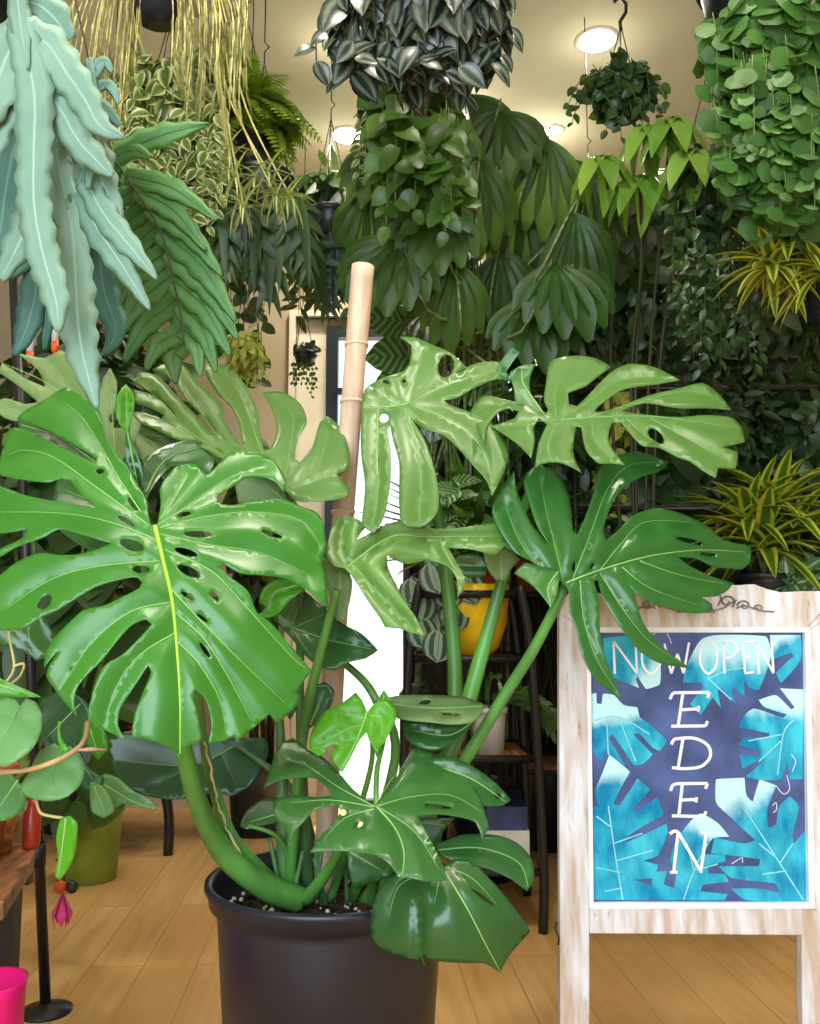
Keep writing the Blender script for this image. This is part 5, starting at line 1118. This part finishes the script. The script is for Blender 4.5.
# olive pot with snake-like stem and low black bench behind
g = PZ(90, 879, 0); t = thing('plant_in_olive_pot', 'leafy plant in an olive green pot on the floor at the left', 'potted plant', (g[0], g[1], 0))
pr = sz(29, g[1]); pot((g[0], g[1], 0), pr, .235, M['greenpot'], t, taper=.84)
fb = FB(); tb = MB(); Y = g[1]
for (x, y) in ((62,800),(92,790),(120,805),(105,770),(80,750),(130,785),(95,740),(70,765),(100,720),(112,745),(84,700),(120,700),(60,720),(76,820)):
    a = P(x, y-18, Y-.1+random.uniform(-.08, .08)); fb.add(T_HEART, a, (random.uniform(-.6, .7), -.4, -.8), (0, -.9, .4), sz(44, Y)); tb.tube(smoothpath([(g[0], Y, .21), ((g[0]+a[0])/2, Y, .35), a], 4), .004, 6)
finish(t, fb, M['md'], tb)
f1 = PZ(168, 855, 0); f2 = PZ(176, 795, 0)
lb = thing('low_black_bench', 'low black metal bench with curved feet behind the olive pot', 'bench', (f1[0]-.35, f1[1]+.2, 0)); zl = .27
for (x, y, s_) in ((f1[0], f1[1], 1), (f1[0]-.75, f1[1], -1), (f1[0]+.05, f1[1]+.42, 1), (f1[0]-.75, f1[1]+.42, -1)):
    MB().tube(smoothpath([(x, y, 0), (x, y, .12), (x-.02*s_, y, .22), (x-.07*s_, y, zl)], 4), .018, 10).build('leg', M['black_metal'], lb)
MB().box((f1[0]-.78, f1[1]-.01, zl-.01), (f1[0]+.0, f1[1]+.44, zl+.015)).build('seat', M['black_metal'], lb, False)
for (dx, lab, pm, lm, T) in ((-.12, 'bushy dark plant in a red pot seen through gaps of the big split leaf', 'redpot', 'dk', T_OVALW), (-.38, 'bushy green plant in a red pot behind the big leaf, left of its twin', 'redpot', 'md', T_HEART), (-.64, 'dark plant at the left end of the low black bench', 'terra', 'dk', T_OVAL)):
    x = f1[0]+dx; Y = f1[1]+.2; t = thing('bushy_pot_plant', lab, 'potted plant', (x, Y, zl+.015), 'plants on the low black bench'); pot((x, Y, zl+.015), .1, .16, M[pm], t)
    fb = FB(); tb = MB(); cc = np.array([x, Y-.02, zl+.62]); mass(fb, cc, (.2, .2, .42), 300, T, .11)
    for k in range(12): tb.tube([(x, Y, zl+.16), cc+rdir()*np.array([.17, .15, .38])], .004, 5)
    finish(t, fb, M[lm], tb, M['stem'])
# tall leafy plants behind the big leaf
t, c = floor_pot_plant('dumb_cane', 'tall stalky plant behind the big split leaf on the left', 'potted plant', -60, 2.6, .13, .24, M['terra']); fb = FB(); tb = MB()
for (x, y) in [(random.uniform(-40, 120), random.uniform(440, 700)) for _ in range(44)]:
    a = P(x, y, 2.3+random.uniform(-.15, .15)); fb.add(T_OVALW, a, (random.uniform(-1, 1), -.6, random.uniform(-.9, .2)), (0, -.7, .7), .2); tb.tube(smoothpath([c, P(30+(x-30)*.4, 760, 2.4), a], 4), .005, 6)
finish(t, fb, M['dk2'], tb)
# hot orange flower pots/tags hanging high at left
for (px, py, lab) in ((30, 352, 'small orange-tipped white tube hanging at far left, lower one'), (55, 342, 'small orange-tipped white tube hanging at far left, upper one')):
    q = P(px, py, 2.1); t = thing('hanging_tube_vase', lab, 'vase', (q[0], q[1], q[2]-.03), 'orange-tipped tube vases')
    MB().lathe((q[0], q[1], q[2]-.03), [(.004, 0), (.009, .012), (.009, .03)], 14).build('tip', plain('orange_tip', (226, 92, 34), .4), t); MB().lathe((q[0], q[1], q[2]), [(.008, 0), (.009, .07), (.007, .07)], 14).build('tube', M['white'], t)
    MB().tube([(q[0], q[1], q[2]+.065), (q[0], q[1], H)], .0012, 5).build('cord', M['black_metal'], t)
# ---------------- philodendron foreground, lower left
pc = P(-150, 760, 1.25); t = thing('heartleaf_philodendron', 'heart-leaved philodendron with a woody runner reaching in at the lower left', 'potted plant', (pc[0], pc[1]+.30, zt_))
pot((pc[0], pc[1]+.30, zt_), .09, .16, M['terra'], t)
ph = lambda *a, **k: blade(t, *a, **k)
ph([(-8,702),(6,697),(15,699),(20,706),(26,698),(36,702),(42,716),(41,732),(33,748),(18,760),(4,767),(-10,762)], [[(20,706),(8,730),(-6,750)],[(14,718),(30,722)],[(10,726),(12,748)],[(14,718),(-2,716)]], 1.28, mat=M['phil'], amp=.005, vw=16, vein_mat=M['vein_soft'], g=(0,-.1), bow=.05, tint=.9)
ph([(44,747),(55,743),(62,748),(70,746),(80,754),(85,768),(80,785),(66,797),(46,801),(26,796),(20,786),(30,770),(36,756)], [[(62,750),(50,772),(28,792)],[(56,762),(72,772)],[(50,772),(56,790)]], 1.32, mat=M['phil'], amp=.005, vw=16, vein_mat=M['vein_soft'], g=(0,-.1), bow=.05, tint=.8)
ph([(61,818),(70,816),(77,822),(77,840),(72,862),(60,880),(55,876),(58,858),(56,838)], [[(66,818),(62,850),(58,876)]], 1.30, mat=M['mon_new'], amp=.004, vw=9, vein_mat=M['vein'])
ph([(-6,676),(8,682),(24,689),(41,697),(26,697),(6,697),(-6,696)], [[(-4,684),(38,696)]], 1.30, mat=M['mon_new'], amp=.004, vw=8)
ph([(-8,768),(6,770),(20,784),(26,798),(22,812),(8,820),(-8,822)], [[(18,780),(-4,812)]], 1.36, mat=M['phil'], amp=.004, vw=14, tint=.2)
ph([(96,784),(104,774),(118,778),(134,792),(150,800),(157,810),(140,807),(122,804),(112,812),(112,804),(102,798)], [[(104,784),(130,800),(154,809)]], 1.5, mat=M['phil'], amp=.004, vw=9, tint=.5)
ph([(90,782),(102,786),(112,800),(114,812),(104,818),(92,812),(90,798)], [[(94,786),(106,814)]], 1.46, mat=M['phil'], amp=.004, vw=9, tint=.7)
ph([(40,700),(62,690),(84,700),(96,722),(90,746),(74,752),(50,742),(38,722)], [[(80,704),(46,738)]], 1.5, mat=M['phil_dark'], amp=.005, vw=14)
ph([(60,748),(66,730),(74,740),(90,770),(104,778),(100,790),(84,790),(70,770)], [[(64,736),(96,784)]], 1.5, mat=M['phil_dark'], amp=.005, vw=14)
ph([(58,722),(62,722),(60,730),(64,742),(70,750),(62,752),(58,740)], [[(60,724),(66,750)]], 1.27, mat=M['mon_new'], amp=.003, vw=5, vein_r=0)
ph([(84,722),(92,718),(104,730),(108,748),(98,760),(88,748),(82,734)], [[(88,722),(98,754)]], 1.4, mat=M['mon_new'], amp=.003, vw=9, tint=0)
mb = MB().tube(pxpath([(-60, 790, 1.5), (-6, 774, 1.28), (28, 770, 1.26), (58, 760, 1.25), (78, 748, 1.26), (86, 736, 1.27), (88, 722, 1.29)]), .0035, 8); mb.build('runner', plain('woody_runner', (186, 150, 104), .6, var=.2), t)
MB().tube(pxpath([(36, 798, 1.30), (40, 812, 1.3), (50, 816, 1.3), (64, 818, 1.3)]), .0022, 6).build('runner', M['straw'], t)
MB().tube(pxpath([(78, 750, 1.26), (95, 749, 1.26), (108, 750, 1.27)]), [.002]*3+[.003]*4+[.002]*4+[.0008]*2, 6).build('runner', plain('pinkish_sheath', (206, 160, 130), .6), t)
for p in (((6, 610, 1.4), (10, 640, 1.38), (14, 668, 1.36), (2, 686, 1.34), (-20, 700, 1.33)), ((14, 666, 1.36), (24, 664, 1.36), (20, 676, 1.37), (8, 686, 1.37))):
    MB().tube(pxpath(p), .002, 6).build('tendril', M['straw'], t)
# ---------------- charm hanging by the pole
Yc = 1.9; q = P(64, 800, Yc); t = thing('hanging_flower_charm', 'pink flower charm with orange and dark beads dangling right of the black pole', 'ornament', P(64, 920, Yc))
MB().tube([P(64, 925, Yc)+np.array([0, 0, .06]), P(62, 840, Yc), P(58, 780, Yc), P(30, 770, 2.09)], .001, 5).build('string', plain('purple_string', (110, 40, 90), .6), t)
MB().sphere(P(60, 887, Yc-.01), sz(6, Yc), 10).build('bead', plain('orange_bead', (222, 92, 34), .4), t); MB().sphere(P(72, 887, Yc), sz(6, Yc), 10).build('bead', plain('dark_bead', (44, 42, 32), .4), t)
mb = MB(); pk = P(63, 893, Yc-.01)
for k in range(5):
    a = 2*PI*k/5; e = pk+np.array([.012*math.cos(a), .012*math.sin(a), -.062-.008*(k % 2)]); b_ = pk+np.array([.02*math.cos(a+.5), .02*math.sin(a+.5), -.04]); d_ = pk+np.array([.02*math.cos(a-.5), .02*math.sin(a-.5), -.04])
    mb.add([pk, b_, e, d_], [(0, 1, 2, 3)])
o = mb.build('flower', plain('pink_petal', (240, 70, 150), .5), t); o.modifiers.new('thickness', 'SOLIDIFY').thickness = .0015
bd = MB()
for k in range(12): bd.sphere(P(60+3*math.sin(k*2.1), 842+k*3.6, Yc), .0035, 5)
tag(bd.build('bead_strand', plain('purple_bead', (96, 30, 70), .4), t), kind='stuff')
